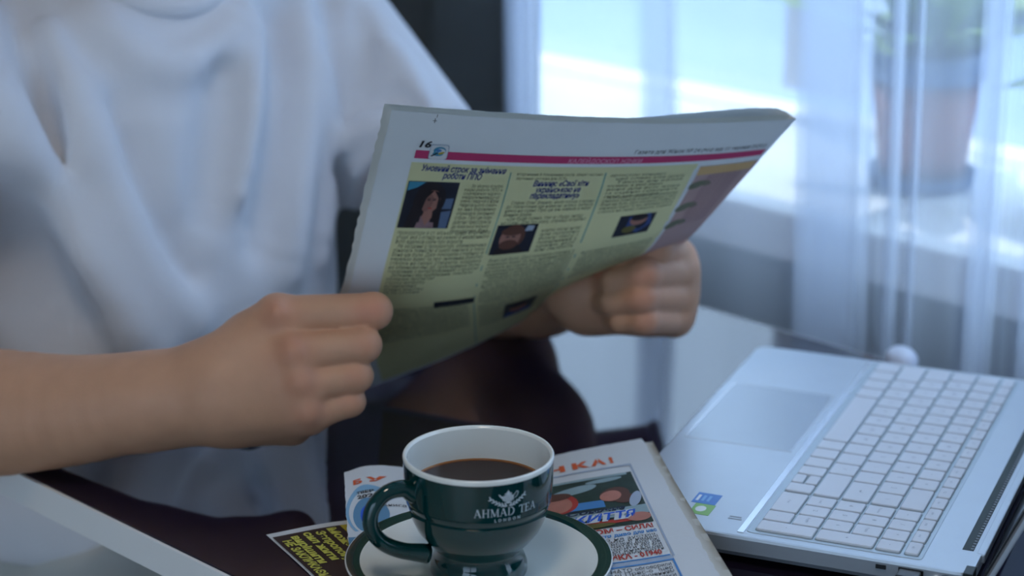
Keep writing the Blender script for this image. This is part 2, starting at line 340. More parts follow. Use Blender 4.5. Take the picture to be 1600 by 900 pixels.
# outdoors: pale terrace ground and a few shrubs/tree crowns beyond the glass
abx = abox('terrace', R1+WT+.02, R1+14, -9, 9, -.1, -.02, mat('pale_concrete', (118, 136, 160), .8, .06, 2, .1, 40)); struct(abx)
struct(abox('wall_sky_block', 7.0, 7.2, -9, 9, -.1, 2.9, mat('sky_block_render', (128, 144, 170), .9, .06, 2, .1, 30)))  # unseen wall, added to dim the sky mirrored in the table top
M_crown = mat('tree_leaf', (132, 160, 96), .6, .3, 12)
def crown(name, label, c, R, n=420):
    g = thing(name, label, 'tree', (c[0], c[1], -.02))
    mk('trunk', *tube([(c[0], c[1], -.02), (c[0]+.03, c[1], c[2]*.5), (c[0], c[1]+.03, c[2])], [.09, .07, .04], 10), mat('bark', (96, 82, 70), .9, .2, 20, .5, 60), g)
    V = []; Fc = []
    for k in range(n):
        d = np.random.normal(size=3); d /= np.linalg.norm(d); q = np.array(c)+d*R*(.55+.45*random.random()); e1 = np.random.normal(size=3); e1 /= np.linalg.norm(e1); e2 = np.cross(e1, d); e2 /= np.linalg.norm(e2)
        sz = R*.16; i = len(V); V += [q-e1*sz, q-e2*sz*.5+d*.02, q+e1*sz, q+e2*sz*.5+d*.02]; Fc.append((i, i+1, i+2, i+3))
    o = mk('foliage', V, Fc, M_crown, g); o['kind'] = 'stuff'
crown('garden_tree', 'green leafy tree beyond the window above the terracotta pot', un(1450, -20, 8.0), .42)
crown('garden_tree', 'green leafy tree beyond the window at the right edge', un(1600, 10, 7.2), .30)

# ================================================================== TABLE
M_top = mat('table_gloss_plum', (30, 24, 42), .05, .10, 5, 0, 100, coat=.15, spec=.55, ior=1.55)
M_edge = mat('table_white_band', (234, 236, 236), .4, .03, 20)
T0, T1, TE0, TE1 = 0.0, .60, -.045, 1.25
tb = thing('dining_table', 'glossy dark plum table with a white edge band', 'table', ab(.3, .55, 0))
abox('table_top', T0+.0015, T1-.0015, TE0+.0015, TE1-.0015, HT-.022, HT, M_top, tb, .0006)
ev = [boxg(ab(T0-.001, TE0-.001, HT-.0225), TA*.0025, TB*(TE1-TE0+.002), (0, 0, .0215)), boxg(ab(T1-.0015, TE0-.001, HT-.0225), TA*.0025, TB*(TE1-TE0+.002), (0, 0, .0215)),
      boxg(ab(T0+.0015, TE0-.001, HT-.0225), TA*(T1-T0-.003), TB*.0025, (0, 0, .0215)), boxg(ab(T0+.0015, TE1-.0015, HT-.0225), TA*(T1-T0-.003), TB*.0025, (0, 0, .0215))]
mk('edge_band', *merge(ev), M_edge, tb, False)
for a in (.05, .51):
    for b in (.32, 1.12): abox('leg', a, a+.04, b, b+.04, 0, HT-.0225, M_edge, tb, .003)

# ================================================================== LAPTOP
LB = onz(940, 803, .77); la = math.radians(67.5); LX = np.array([math.cos(la), math.sin(la), 0]); LY = np.array([math.sin(la), -math.cos(la), 0]); LZ = np.array([0, 0, 1.])
LW, LD, DZ = .3455, .2300, .77
def lp(w, d, z): return LB*np.array([1, 1, 0])+LX*w+LY*d+LZ*z
M_al = mat('silver_aluminium', (188, 198, 208), .38, .03, 60, .02, 800, metal=.35)
M_key = mat('silver_key', (214, 220, 230), .45, .02, 60); M_well = mat('key_well', (120, 138, 142), .6, .05, 60); M_blk = mat('black_plastic', (16, 17, 20), .35)
M_lgd = mat('key_legend', (150, 158, 172), .6)
lt = thing('laptop', 'open silver laptop with pale keys at the right on the table', 'laptop', lp(LW/2, LD/2, HT))
def rrect(w0, d0, w1, d1, r, n=5):
    pts = []
    for cx, cy, a0 in ((w1-r, d1-r, 0), (w0+r, d1-r, 90), (w0+r, d0+r, 180), (w1-r, d0+r, 270)):
        for k in range(n+1):
            t = math.radians(a0+90*k/n); pts.append((cx+r*math.cos(t), cy+r*math.sin(t)))
    return pts
def slab(loops):
    """loops: list of (points2d, z) stacked; caps both ends"""
    V = []; Fc = []; n = len(loops[0][0])
    for pts, z in loops: V += [lp(x, y, z) for x, y in pts]
    for i in range(len(loops)-1):
        for k in range(n): Fc.append((i*n+k, i*n+(k+1) % n, (i+1)*n+(k+1) % n, (i+1)*n+k))
    Fc.append(list(range(n))[::-1]); Fc.append(list(range((len(loops)-1)*n, len(loops)*n))); return np.array(V), Fc
mk('base', *slab([(rrect(.006, .006, LW-.006, LD-.004, .008), HT+.0045), (rrect(.0012, .0012, LW-.0012, LD-.0012, .009), HT+.009), (rrect(0, 0, LW, LD, .009), DZ-.0018), (rrect(.0006, .0006, LW-.0006, LD-.0006, .009), DZ-.0003), (rrect(.002, .002, LW-.002, LD-.002, .009), DZ)]), M_al, lt, False)
for w, d in ((.03, .02), (.3, .02), (.03, .2), (.3, .2)): box('rubber_foot', lp(w, d, HT), LX*.03, LY*.008, LZ*.0047, M_blk, lt)
kb = mk('keyboard_tray', *slab([(rrect(.008, .0905, LW-.006, .1985, .003), DZ+.0001), (rrect(.0083, .0908, LW-.0063, .1982, .003), DZ+.0003)]), mat('keyboard_tray_metal', (176, 190, 200), .42, .03, 60, metal=.3), lt, False)
tp = mk('touchpad', *slab([(rrect(.145, .008, .2575, .0805, .003), DZ+.00005), (rrect(.1452, .0082, .2573, .0803, .003), DZ+.00025)]), mat('touchpad_glass', (170, 182, 194), .28, .02, 40, metal=.2), lt, False)
gv = [boxg(lp(.1440, .0070, DZ), LX*.1145, LY*.0009, LZ*.0006), boxg(lp(.1440, .0806, DZ), LX*.1145, LY*.0006, LZ*.0003), boxg(lp(.1440, .007, DZ), LX*.0006, LY*.0745, LZ*.0003), boxg(lp(.2578, .007, DZ), LX*.0006, LY*.0745, LZ*.0003)]
mk('touchpad_bezel', *merge(gv), mat('bezel_bright', (226, 232, 240), .25, metal=.5), lt, False)
box('deck_chamfer', lp(.006, .0855, DZ), LX*(LW-.012), LY*.0042, LZ*.0005, mat('chamfer_bright', (218, 226, 236), .22, metal=.5), lt, .0002)
KC = {}
def key(w0, w1, d0, d1, legend=None):
    k_ = (round(w1-w0, 5), round(d1-d0, 5))
    g = .0009; x0, x1, y0, y1 = g, (w1-w0)-g, g, (d1-d0)-g
    if k_ not in KC:
        lo = rrect(x0, y0, x1, y1, .0012, 2); hi = rrect(x0+.0004, y0+.0004, x1-.0004, y1-.0004, .001, 2); n = len(lo); V = []
        for pts, z in ((lo, 0), (lo, .0011), (hi, .0015)): V += [LX*x+LY*y+LZ*z for x, y in pts]
        Fc = [(i*n+k, i*n+(k+1) % n, (i+1)*n+(k+1) % n, (i+1)*n+k) for i in range(2) for k in range(n)]+[list(range(2*n, 3*n))]
        gap = rrect(x0-.0006, y0-.0006, x1+.0006, y1+.0006, .0012, 2); V += [LX*x+LY*y+LZ*.00005 for x, y in gap]; Fc.append(list(range(3*n, 4*n)))
        me = bpy.data.meshes.new('key'); me.from_pydata([tuple(v) for v in V], [], Fc); me.materials.append(M_key); me.materials.append(M_well); me.polygons[len(Fc)-1].material_index = 1; KC[k_] = me
    o = bpy.data.objects.new('key', KC[k_]); COL.objects.link(o); o.parent = kb; loc = lp(w0, d0, DZ+.0003); o.location = loc-off(kb)
    if legend: LEG.append((legend, (w0+w1)/2, (d0+d1)/2))
LEG = []
rp = [.0946+.01855*i for i in range(5)]+[.1862, .1962]; rp[5] = .1858
def row(r, ws, legends=None, r2=None):
    d0 = rp[r] if r < 5 else .1862; d1 = (rp[r+1]-.0002) if r < 4 else (.1852 if r == 4 else .1962)
    if r2: d1 = rp[r2+1]-.0002
    for i in range(len(ws)-1): key(ws[i], ws[i+1], d0, d1, legends[i] if legends else None)
nc = [.0115, .0272, .0432, .0592, .0750]
key(nc[0], nc[1], rp[0], rp[2]-.0002, '-'); key(nc[0], nc[1], rp[2], rp[4]-.0002, '+'); row(4, nc, ['-', '*', '/', '\u2013'])
key(nc[1], nc[2], rp[0], rp[1]-.0002, '.'); key(nc[2], nc[4], rp[0], rp[1]-.0002, '0 ins')
row(1, nc[1:], ['3 pgdn', '2', '1 end']); row(2, nc[1:], ['6', '5', '4']); row(3, nc[1:], ['9 pgup', '8', '7 home'])
m0 = .0768; mE = .3370
def spread(n, a, b): return list(np.linspace(a, b, n+1))
row(0, [m0, m0+.0148]); h_ = (rp[0]+rp[1])/2-.0002
key(m0+.0148, m0+.0300, rp[0], h_); key(m0+.0148, m0+.0300, h_, rp[1]-.0002); row(0, [m0+.0300, m0+.0450]); row(0, spread(3, m0+.0450, .1712)); row(0, [.1712, .2612]); row(0, spread(4, .2612, mE))
row(1, [m0, .1150]); row(1, spread(10, .1150, .3040), list('/.,MNBVCXZ')); row(1, [.3040, mE])
row(2, [m0, .1075], ['\u21b5']); row(2, spread(11, .1075, .3130), list("';LKJHGFDSA")); row(2, [.3130, mE])
row(3, [m0, .0965], ['\\']); row(3, spread(12, .0965, .3185), list('][POIUYTREWQ')); row(3, [.3185, mE])
row(4, [m0, .1110]); row(4, spread(13, .1110, mE), list('=-0987654321`'))
row(5, spread(18, .0115, mE), ['del', 'end', 'pup', 'pdn', 'ins', 'f12', 'f11', 'f10', 'f9', 'f8', 'f7', 'f6', 'f5', 'f4', 'f3', 'f2', 'f1', 'esc'])
parts = []
for s, w, d in LEG:
    V, Fc_ = text2d(s, .0042 if len(s) == 1 else .0026, align='CENTER', res=1)
    if len(V): parts.append((np.array([lp(w-x, d+y-.0012, DZ+.00195) for x, y in V]), Fc_))   # read from the sitter's side
mk('key_legend', *merge(parts), M_lgd, kb, False)
# stickers, vent, ports
st = [(.0385, .0470, .0195, .0150, (60, 130, 205)), (.0205, .0500, .0170, .0140, (128, 180, 84))]
M_sb = mat('sticker_blue', (52, 122, 205), .4); M_sg = mat('sticker_green', (126, 182, 84), .4); M_sw = mat('sticker_white', (225, 232, 236), .4)
s1 = box('sticker', lp(.0395, .0455, DZ), LX*.0165, LY*.0155, LZ*.0002, M_sb, lt); s1['label'] = 'blue sticker'
for q in range(3): box('sticker_bar', lp(.043+.0001*q, .0470+.0035*q, DZ+.0002), LX*.009, LY*.0018, LZ*.0001, M_sw if q == 0 else mat('sticker_pale_blue', (110, 170, 225), .4), s1)
sg_ = box('sticker', lp(.0225, .0490, DZ), LX*.0165, LY*.0130, LZ*.0002, M_sg, lt); sg_['label'] = 'green sticker'
V = [lp(.031+.0045*math.cos(t), .0545+.0034*math.sin(t), DZ+.0003) for t in np.linspace(0, 2*math.pi, 20, endpoint=False)]
mk('sticker_mark', V, [list(range(20))], M_sw, sg_)
for q in range(2): box('deck_print', lp(.0235+.0032*q, .0745, DZ), LX*.0016, LY*(.0085-.001*q), LZ*.00012, mat('grey_print', (150, 160, 170), .6), lt)
box('air_vent', lp(.033, .2175, DZ-.0006), LX*(LW-.066), LY*.0068, LZ*.00075, mat('vent_dark', (18, 38, 36), .6), lt)
vv = [boxg(lp(.034+k*.004, .2222, DZ+.0001), LX*.0022, LY*.0016, LZ*.0004) for k in range(69)]
mk('vent_grille', *merge(vv), mat('vent_grey', (110, 118, 124), .5), lt, False)
box('hinge', lp(.03, .2262, DZ-.006), LX*(LW-.06), LY*.0055, LZ*.0062, M_al, lt, .001)
box('hinge_notch', lp(-.0003, .2245, HT+.008), LX*.012, LY*.0058, LZ*.0122, mat('notch_dark', (14, 30, 28), .5), lt, .0004)
# lid leaning back
ga = math.radians(24); LU = LY*math.sin(ga)+LZ*math.cos(ga); LN = LY*math.cos(ga)-LZ*math.sin(ga)
lo = lp(0, LD+.0010, DZ-.012)
box('lid', lo+LN*.0016, LX*LW, LU*.232, LN*.0042, M_al, lt, .001)
sc_ = box('screen_bezel', lo+LN*.0002+LU*.004, LX*LW, LU*.226, LN*.0014, M_blk, lt, .0003)
box('screen', lo+LX*.006-LN*.0001+LU*.016, LX*(LW-.012), LU*.205, LN*.0003, mat('screen_glass', (10, 11, 14), .08), sc_)
box('lid_gasket', lo+LX*-.0002+LN*.0015+LU*.002, LX*LW, LU*.229, LN*.0012, mat('lid_grey', (120, 120, 124), .5), lt, .0002)
# side: lock slot, socket, lamp
box('lock_slot', lp(-.0003, .1730, HT+.0142), LX*.001, LY*.0062, LZ*.0026, M_blk, lt)
box('usb_socket', lp(-.0003, .1865, HT+.0112), LX*.001, LY*.0150, LZ*.0062, M_blk, lt, .0003)
M_led = bpy.data.materials.new('power_led'); M_led.use_nodes = True; M_led.node_tree.nodes['Principled BSDF'].inputs['Emission Color'].default_value = (1, 1, 1, 1); M_led.node_tree.nodes['Principled BSDF'].inputs['Emission Strength'].default_value = 2
mk('power_led', *tube([lp(-.0006, .2090, HT+.0140), lp(.001, .2090, HT+.0140)], .0009, 10), M_led, lt)
us = thing('usb_dongle', 'small black usb plug in the laptop side', 'usb plug', lp(-.006, .194, HT+.0112))
box('plug_body', lp(-.012, .1872, HT+.0112), LX*.011, LY*.0135, LZ*.0062, M_blk, us, .0012)
box('plug_tip', lp(-.0012, .1884, HT+.0122), LX*.0008, LY*.0112, LZ*.0042, mat('plug_steel', (180, 186, 190), .3, metal=1.), us)
pc = thing('power_cable', 'dark barrel power plug with cable at the laptop corner', 'cable', lp(-.012, .2180, HT+.0125))
mk('barrel', *tube([lp(-.014, .2150, HT+.0132), lp(-.0008, .2150, HT+.0132)], .0042, 18), mat('barrel_grey', (58, 66, 84), .35), pc)
mk('cord', *tube(cr([lp(-.013, .2150, HT+.0132), lp(-.04, .2165, HT+.009), lp(-.09, .225, HT+.0022), lp(-.2, .26, HT+.0022)], 30), .002, 10), M_blk, pc)
# mouse behind the laptop
mc = onz(1408, 571, HT); mo = thing('computer_mouse', 'white rounded mouse peeking from behind the laptop', 'mouse', mc)
def msd(p):
    q = p-mc; d = ell(q, np.array([0, 0, .004]), np.eye(3), (.013, .020, .0105)); return smax(d, .0005-q[:, 2], .004)
mk('mouse_shell', *sdf_mesh(msd, mc+[-.04, -.06, -.01], mc+[.04, .06, .05], .003), mat('mouse_white', (214, 222, 240), .3), mo)
mk('scroll_wheel', *tube([mc+[-.0015, .010, .0105], mc+[.0015, .010, .0105]], .0022, 16), mat('wheel_grey', (90, 96, 110), .5), mo)

# ================================================================== PAPERS ON THE TABLE
M_pap = mat('newsprint', (196, 196, 190), .8, .04, 25, .08, 300); M_pap2 = mat('newsprint_white', (206, 210, 214), .8, .04, 25, .08, 300)
I_org = mat('ink_orange', (214, 96, 52), .7); I_red = mat('ink_red', (172, 58, 50), .7); I_blk = mat('ink_black', (42, 44, 50), .7); I_lb = mat('ink_light_blue', (128, 170, 200), .7); I_tb = mat('ink_teal_blue', (92, 136, 168), .7)
I_blue = mat('ink_blue', (34, 88, 196), .7); I_sky = mat('ink_sky', (70, 130, 190), .7); I_gb = mat('ink_grey_blue', (158, 172, 192), .7); I_dkg = mat('ink_dark_green', (38, 58, 52), .7, .5, 90); I_skin = mat('ink_skin', (178, 118, 104), .7, .2, 120); I_hair = mat('ink_hair', (92, 58, 48), .7, .2, 100)
I_mist = mat('ink_mist', (140, 164, 172), .7, .2, 100); I_dk = mat('ink_dark', (34, 38, 44), .7, .3, 80); I_ylw = mat('ink_yellow', (198, 196, 88), .7, .1, 60); I_brn = mat('ink_brown', (58, 42, 40), .7, .25, 30); I_navy = mat('ink_navy', (26, 40, 72), .7); I_gold = mat('ink_gold', (176, 158, 52), .7); I_ol = mat('ink_olive', (96, 92, 48), .7)
I_wl_ = mat('ink_paper_white', (205, 210, 214), .7)
GA = [[(538, 738, .776), (592, 727, .775), (742, 738, .7575), (900, 704, .767), (1003, 685, .772)],
      [(541, 800, .772), (604, 792, .767), (746, 800, .7555), (925, 775, .7718), (1042, 757, .7735)],
      [(547, 868, .764), (612, 868, .7585), (752, 875, .754), (950, 850, .767), (1084, 830, .7755)],
      [(562, 950, .7605), (632, 955, .757), (772, 960, .754), (985, 945, .766), (1133, 915, .7765)]]
SA = Surf([[onz(*q) for q in r] for r in GA], .207, .235)
na = thing('folded_newspaper', 'white folded newspaper with orange heading under the green saucer', 'newspaper', onz(748, 850, HT))
pa = sheet('front_page', SA, M_pap2, na, 0, 61, 41, jag=.0006)
sheet('inner_page', SA, M_pap, na, -.0012, 41, 61, du=(.02, .055), dv=(.03, .02), jag=.0035)
sheet('inner_page', SA, M_pap, na, -.0022, 41, 41, du=(.01, .03), dv=(.012, .02), jag=.002)
printed('heading', SA, [t_item(SA, 'БУДЕ', .062, .132, .0115, I_org, bold=.0006, spacing=1.6, fit=.46)], pa)
printed('heading', SA, [t_item(SA, 'ИНКА!', .60, .134, .0125, I_org, bold=.0007, spacing=1.5, fit=.255)], pa)
it = [r_item(.52, .158, .912, .168, I_gb), r_item(.905, .158, .912, .79, I_gb), r_item(.50, .778, .90, .785, I_sky, 2), r_item(.50, .805, .905, .812, I_sky, 2), r_item(.898, .812, .905, 1.0, I_sky, 2), r_item(.50, .785, .905, .805, I_gb, 1)]
printed('rule_lines', SA, it, pa)
ph = [r_item(.52, .213, .898, .568, I_dkg, 2, 16), r_item(.52, .215, .88, .228, I_mist, 3), e_item(SA, .715, .285, .012, .0055, I_mist, 3, -.35), e_item(SA, .80, .245, .012, .003, I_mist, 3, -.1),
      r_item(.64, .375, .775, .425, I_sky, 3), e_item(SA, .815, .35, .0095, .0115, I_hair, 4, .4), e_item(SA, .800, .358, .0066, .0085, I_skin, 5, .3), e_item(SA, .840, .385, .007, .0075, I_hair, 4, .6), e_item(SA, .668, .365, .0095, .0165, I_red, 4), e_item(SA, .664, .37, .0075, .0140, I_skin, 5), e_item(SA, .664, .315, .008, .006, I_hair, 6),
      r_item(.60, .445, .898, .505, I_mist, 4), e_item(SA, .872, .40, .004, .012, I_gb, 5, .3), r_item(.62, .520, .85, .545, I_red, 4), e_item(SA, .86, .525, .008, .007, I_skin, 6), e_item(SA, .70, .55, .018, .004, I_ol, 6),
      t_item(SA, 'Сонячне', .68, .462, .0090, I_navy, 7, shear=.25, bold=.0003, fit=.15), t_item(SA, 'ЖИТТЯ', .665, .522, .0150, I_wl_, 7, shear=.25, bold=.0016, fit=.195), t_item(SA, 'ЖИТТЯ', .668, .520, .0148, I_blue, 8, shear=.25, bold=.0004, fit=.19)]
printed('photo_print', SA, ph, pa)
printed('subheading', SA, [t_item(SA, 'РАЗОМ \u2013 СИЛА!', .675, .603, .0092, I_red, bold=.0003, fit=.215)], pa)
printed('subheading', SA, [t_item(SA, 'ще життя диво для нас', .675, .632, .0064, I_sky, bold=.0002, fit=.22)], pa)
printed('subheading', SA, [t_item(SA, 'КНЕВИКА - 01940', .675, .768, .0085, I_red, bold=.0003, fit=.205)], pa)
it = []
body = ['знаємо на зустріч,', 'щоб разом й надалі', 'жити за всією другою', 'можна читати до ре', 'чення носити усі ми', 'на - свої книжкові', 'світи. Словами життя']
for i, s in enumerate(body): it.append(t_item(SA, s, .672, .655+i*.0150, .0052, I_blk, fit=.218, res=1))
body2 = ['країни НАТО обговорили', 'на зраді Прес-офіцер', 'повідомив залученням', 'до спільної власники', 'усі учасники зустрічі', 'разом підтримали']
for i, s in enumerate(body2): it.append(t_item(SA, s, .672, .838+i*.020, .0062, I_blk, fit=.218, res=1))
printed('article_text', SA, it, pa)
lf = [e_item(SA, .15, .345, .032, .046, I_lb, 1, 0, 32), e_item(SA, .15, .36, .028, .038, M_pap2, 2, 0, 32), e_item(SA, .15, .385, .0225, .030, I_tb, 3, 0, 32), e_item(SA, .31, .335, .012, .024, I_lb, 1, 0, 28), e_item(SA, .31, .338, .011, .021, M_pap2, 2, 0, 28), e_item(SA, .152, .388, .0115, .0165, I_blue, 4, 0, 28),
      r_item(.0, .50, .28, .54, M_pap2, 4), r_item(0, .54, .3, .62, I_tb, 4)]
lf += [t_item(SA, 'ТВЕР', .085, .222, .0065, I_blk, 6, bold=.0002, fit=.12), t_item(SA, '2023', .085, .258, .0085, I_blk, 6, bold=.0002, fit=.15), t_item(SA, 'Книга', .235, .335, .0070, I_blk, 6, fit=.08)]
printed('emblem_print', SA, lf, pa)
# brown glossy folded paper at the lower left
c0 = onz(418, 822, .756); du_ = np.array([.986, .166, 0]); dv_ = np.array([.485, -.875, 0])
GB = []
for v in (0, .33, .66, 1):
    GB.append([c0+du_*(uw*.125)+dv_*(v*.17)+np.array([0, 0, z-.756+.0006*math.sin(7*v+9*uw)]) for uw, z in ((.0, .7512), (.333, .7565), (.667, .7575), (1, .7575))])
SB = Surf(GB, .125, .17)
nb_ = thing('folded_leaflet', 'dark brown folded paper with yellow lettering left of the saucer', 'newspaper', c0*[1, 1, 0]+[0, 0, HT])
pb = sheet('front_page', SB, mat('brown_print', (54, 40, 40), .5, .25, 25), nb_, 0, 41, 41, dv=(.045, 0))
sheet('inner_page', SB, M_pap2, nb_, -.0008, 31, 31, du=(-.01, 0)); sheet('inner_page', SB, M_pap, nb_, -.0022, 31, 31, du=(.0, 0), dv=(.01, 0)); sheet('back_page', SB, M_pap2, nb_, -.0036, 31, 31, du=(.01, 0), dv=(.005, 0))
rt = -math.pi/2
def tb_item(s, u, v, size, m=I_ylw, **k): return t_item(SB, s, u, v, size, m, 3, 0, rt, **k)
it = [tb_item('НЕ ЗАКЛИКАЄМО', .020, .10, .0072, bold=.0003, fit=.40), tb_item('вирішити', .075, .075, .0072, bold=.0003, fit=.27), tb_item('сил жити', .140, .065, .0072, bold=.0003, fit=.27), tb_item('Запропонувати', .198, .075, .0072, bold=.0003, fit=.40), tb_item('Може', .262, .06, .0072, bold=.0003, fit=.20)]
for q in it: printed('lettering', SB, [q], pb)
it = [r_item(.335, .05, .350, 1, I_gold, 2), r_item(.350, .05, 1, .10, I_gold, 2), e_item(SB, .40, .11, .006, .008, I_ol, 3), r_item(.12, .58, .335, 1, I_navy, 2), e_item(SB, .22, .66, .016, .010, I_sky, 3), e_item(SB, .22, .67, .0145, .0085, I_navy, 4)]
printed('cover_print', SB, it, pb)

# ================================================================== CUP, SAUCER, COFFEE
CC = np.array([-.0196, 1.1800]); ZS = .7566
M_green = mat('green_glaze', (3, 50, 50), .06, .05, 12, coat=.3, ior=1.52); M_white = mat('white_glaze', (230, 232, 227), .08, .02, 12, coat=.3); M_cof = mat('coffee', (44, 20, 12), .03, .1, 8, ior=1.33)
sa = thing('saucer', 'white saucer with broad dark green rim under the cup', 'saucer', (*CC, ZS))
up_ = [(0, ZS+.0045), (.030, ZS+.0045), (.0325, ZS+.0056), (.036, ZS+.0052), (.050, ZS+.0082), (.0600, ZS+.0118), (.0660, ZS+.0135), (.0705, ZS+.0147)]
rm_ = [(.0705, ZS+.0147), (.0735, ZS+.0153), (.0765, ZS+.0158), (.0785, ZS+.0158)]
un_ = [(.0785, ZS+.0158), (.0793, ZS+.0154), (.0788, ZS+.0146), (.070, ZS+.0118), (.055, ZS+.0062), (.046, ZS+.0035), (.0455, ZS+.0002), (.043, ZS+.0002), (.042, ZS+.0026), (0, ZS+.0026)]
mk('well', *lathe(up_, CC, 96), M_white, sa); mk('green_rim', *lathe(rm_, CC, 96), M_green, sa); mk('underside', *lathe(un_, CC, 96), M_white, sa)
ZB = ZS+.0048; ZR = .838
cp = thing('tea_cup', 'dark green cup of black coffee with white emblem, standing on the saucer', 'cup', (*CC, ZB))
prof = [(.0, ZB+.004), (.020, ZB+.004), (.0235, ZB+.0), (.0275, ZB+.0003), (.0288, ZB+.003), (.0286, ZB+.008), (.0270, ZB+.0120), (.0248, ZB+.0150), (.0262, ZB+.0185), (.0320, ZB+.0245), (.0368, ZB+.031), (.0398, ZB+.038), (.0414, ZB+.0445), (.0419, ZB+.0465), (.0420, ZB+.0475), (.0428, ZB+.0482), (.0432, ZB+.0520), (.0437, ZB+.060), (.0440, ZB+.068), (.0441, ZR-.0032)]
lip = [(.0441, ZR-.0032), (.0443, ZR-.0012), (.0436, ZR), (.0424, ZR-.0004), (.0417, ZR-.0018)]
inn = [(.0417, ZR-.0018), (.0412, ZR-.010), (.0404, ZR-.022), (.0385, ZR-.034), (.034, ZR-.045), (.024, ZR-.054), (0, ZR-.056)]
bo = mk('bowl', *lathe(prof, CC, 96), M_green, cp); mk('lip', *lathe(lip, CC, 96), M_white, cp); mk('inside', *lathe(inn, CC, 96), M_white, cp)
pz = np.array([q[1] for q in prof[9:]]); pr = np.array([q[0] for q in prof[9:]])
ha = math.radians(180+27); hd = np.array([math.cos(ha), math.sin(ha), 0]); hc = np.array([*CC, 0])
hp = cr([hc+hd*r+[0, 0, z] for r, z in ((.0405, ZR-.018), (.049, ZR-.0135), (.0600, ZR-.0150), (.0680, ZR-.0235), (.0685, ZR-.0345), (.0620, ZR-.0445), (.050, ZR-.0520), (.0335, ZR-.0575))], 40)
sd = np.cross(hd, (0, 0, 1))
hr = np.interp(np.linspace(0, 1, 40), [0, .12, .3, .7, .9, 1], [.0066, .0052, .0046, .0046, .0050, .006])
V, Fc = tube(hp, hr, 18, up=tuple(sd)); mk('handle', V, Fc, M_green, cp)
zl = .8172; rl = float(np.interp(zl, [q[1] for q in inn[::-1]], [q[0] for q in inn[::-1]]))
V, Fc = lathe([(0, zl), (rl*.5, zl), (rl-.0026, zl), (rl-.0010, zl+.0001), (rl-.0001, zl+.0006)], CC, 72)
co = mk('coffee', V, Fc, [M_cof, mat('coffee_shallow', (92, 50, 24), .04, .1, 8, ior=1.33), mat('coffee_film', (150, 104, 62), .05, .1, 8, ior=1.33)], mi=[0]*144+[1]*72+[2]*72); tag(co, 'black coffee filling the green cup', 'coffee')
# emblem
M_logo = mat('white_transfer', (198, 208, 214), .3, .02, 40)
TH0 = -math.pi/2+math.radians(23.5)
def oncup(x, z, o=.00012):
    r = np.interp(z, pz, pr)+o; t = TH0+x/.0432; return np.array([CC[0]+r*math.cos(t), CC[1]+r*math.sin(t), z])
LO = []
def quad(p, q, w0, w1=None):
    p, q = np.array(p, float), np.array(q, float); w1 = w0 if w1 is None else w1; d = q-p; d /= np.linalg.norm(d); n = np.array([-d[1], d[0]])
    return [p-n*w0/2, p+n*w0/2, q+n*w1/2, q-n*w1/2]
def lo_poly(pts): LO.append(pts)
def letter(ch, x, y, h):
    def st_(p, q, w, w1=None): lo_poly([(x+a*h, y+b*h) for a, b in quad(p, q, w, w1)])
    sf = .045
    if ch == 'A':
        st_((.08, .02), (.37, 1), .055); st_((.37, 1.0), (.70, .02), .135); st_((.19, .34), (.56, .34), .055); st_((-.03, .02), (.2, .02), sf); st_((.55, .02), (.86, .02), sf); return .86
    if ch == 'H':
        for xx in (.14, .68): st_((xx, 0), (xx, 1), .12); st_((xx-.15, .02), (xx+.15, .02), sf); st_((xx-.15, .98), (xx+.15, .98), sf)
        st_((.14, .5), (.68, .5), .055); return .88
    if ch == 'M':
        st_((.12, 0), (.14, 1), .06); st_((.15, 1), (.49, .05), .13); st_((.49, .05), (.85, 1), .055); st_((.87, 0), (.85, 1), .125); st_((0, .02), (.25, .02), sf); st_((.72, .02), (1.02, .02), sf); st_((.0, .98), (.18, .98), sf); st_((.83, .98), (1., .98), sf); return 1.06
    if ch == 'D':
        st_((.14, 0), (.14, 1), .12); st_((0, .02), (.35, .02), sf); st_((0, .98), (.35, .98), sf); pr_ = None
        for k in range(9):
            t = -math.pi/2+math.pi*k/8; q = (.34+.42*math.cos(t), .5+.48*math.sin(t))
            if pr_: st_(pr_, q, .06+.08*math.cos(t-math.pi/16))
            pr_ = q
        return .9
    if ch == 'T':
        st_((.38, 0), (.38, 1), .12); st_((0, .965), (.76, .965), .06); st_((.23, .02), (.53, .02), sf); st_((.02, .8), (.02, 1), .05); st_((.74, .8), (.74, 1), .05); return .78
    if ch == 'E':
        st_((.14, 0), (.14, 1), .12); st_((0, .03), (.6, .03), .06); st_((0, .97), (.57, .97), .06); st_((.14, .52), (.45, .52), .055); st_((.59, 0), (.61, .24), .05); st_((.56, .78), (.56, 1), .05); st_((.45, .42), (.45, .62), .045); return .7
    return .42
hL = .0050; x = 0; 
wid = 0; tmp = LO; LO = []
for ch in 'AHMAD TEA': wid += (letter(ch, 0, 0, hL)+.06)*hL
LO = []; x = -wid/2; zt = .8155
for ch in 'AHMAD TEA': x += (letter(ch, x, zt, hL)+.06)*hL
words = LO; LO = []
def ellp(cx, cy, rx, ry, ang=0, n=12): return [(cx+rx*math.cos(t)*math.cos(ang)-ry*math.sin(t)*math.sin(ang), cy+rx*math.cos(t)*math.sin(ang)+ry*math.sin(t)*math.cos(ang)) for t in np.linspace(0, 2*math.pi, n, endpoint=False)]
ez = zt+hL+.0062
for k in range(-3, 4):      # ribbed pot body
    xx = k*.00098; hh = .0027*math.sqrt(max(0, 1-(k/3.9)**2)); LO.append([(xx-.00036, ez-hh), (xx+.00036, ez-hh), (xx+.00042, ez+hh*.7), (xx-.00042, ez+hh*.7)])
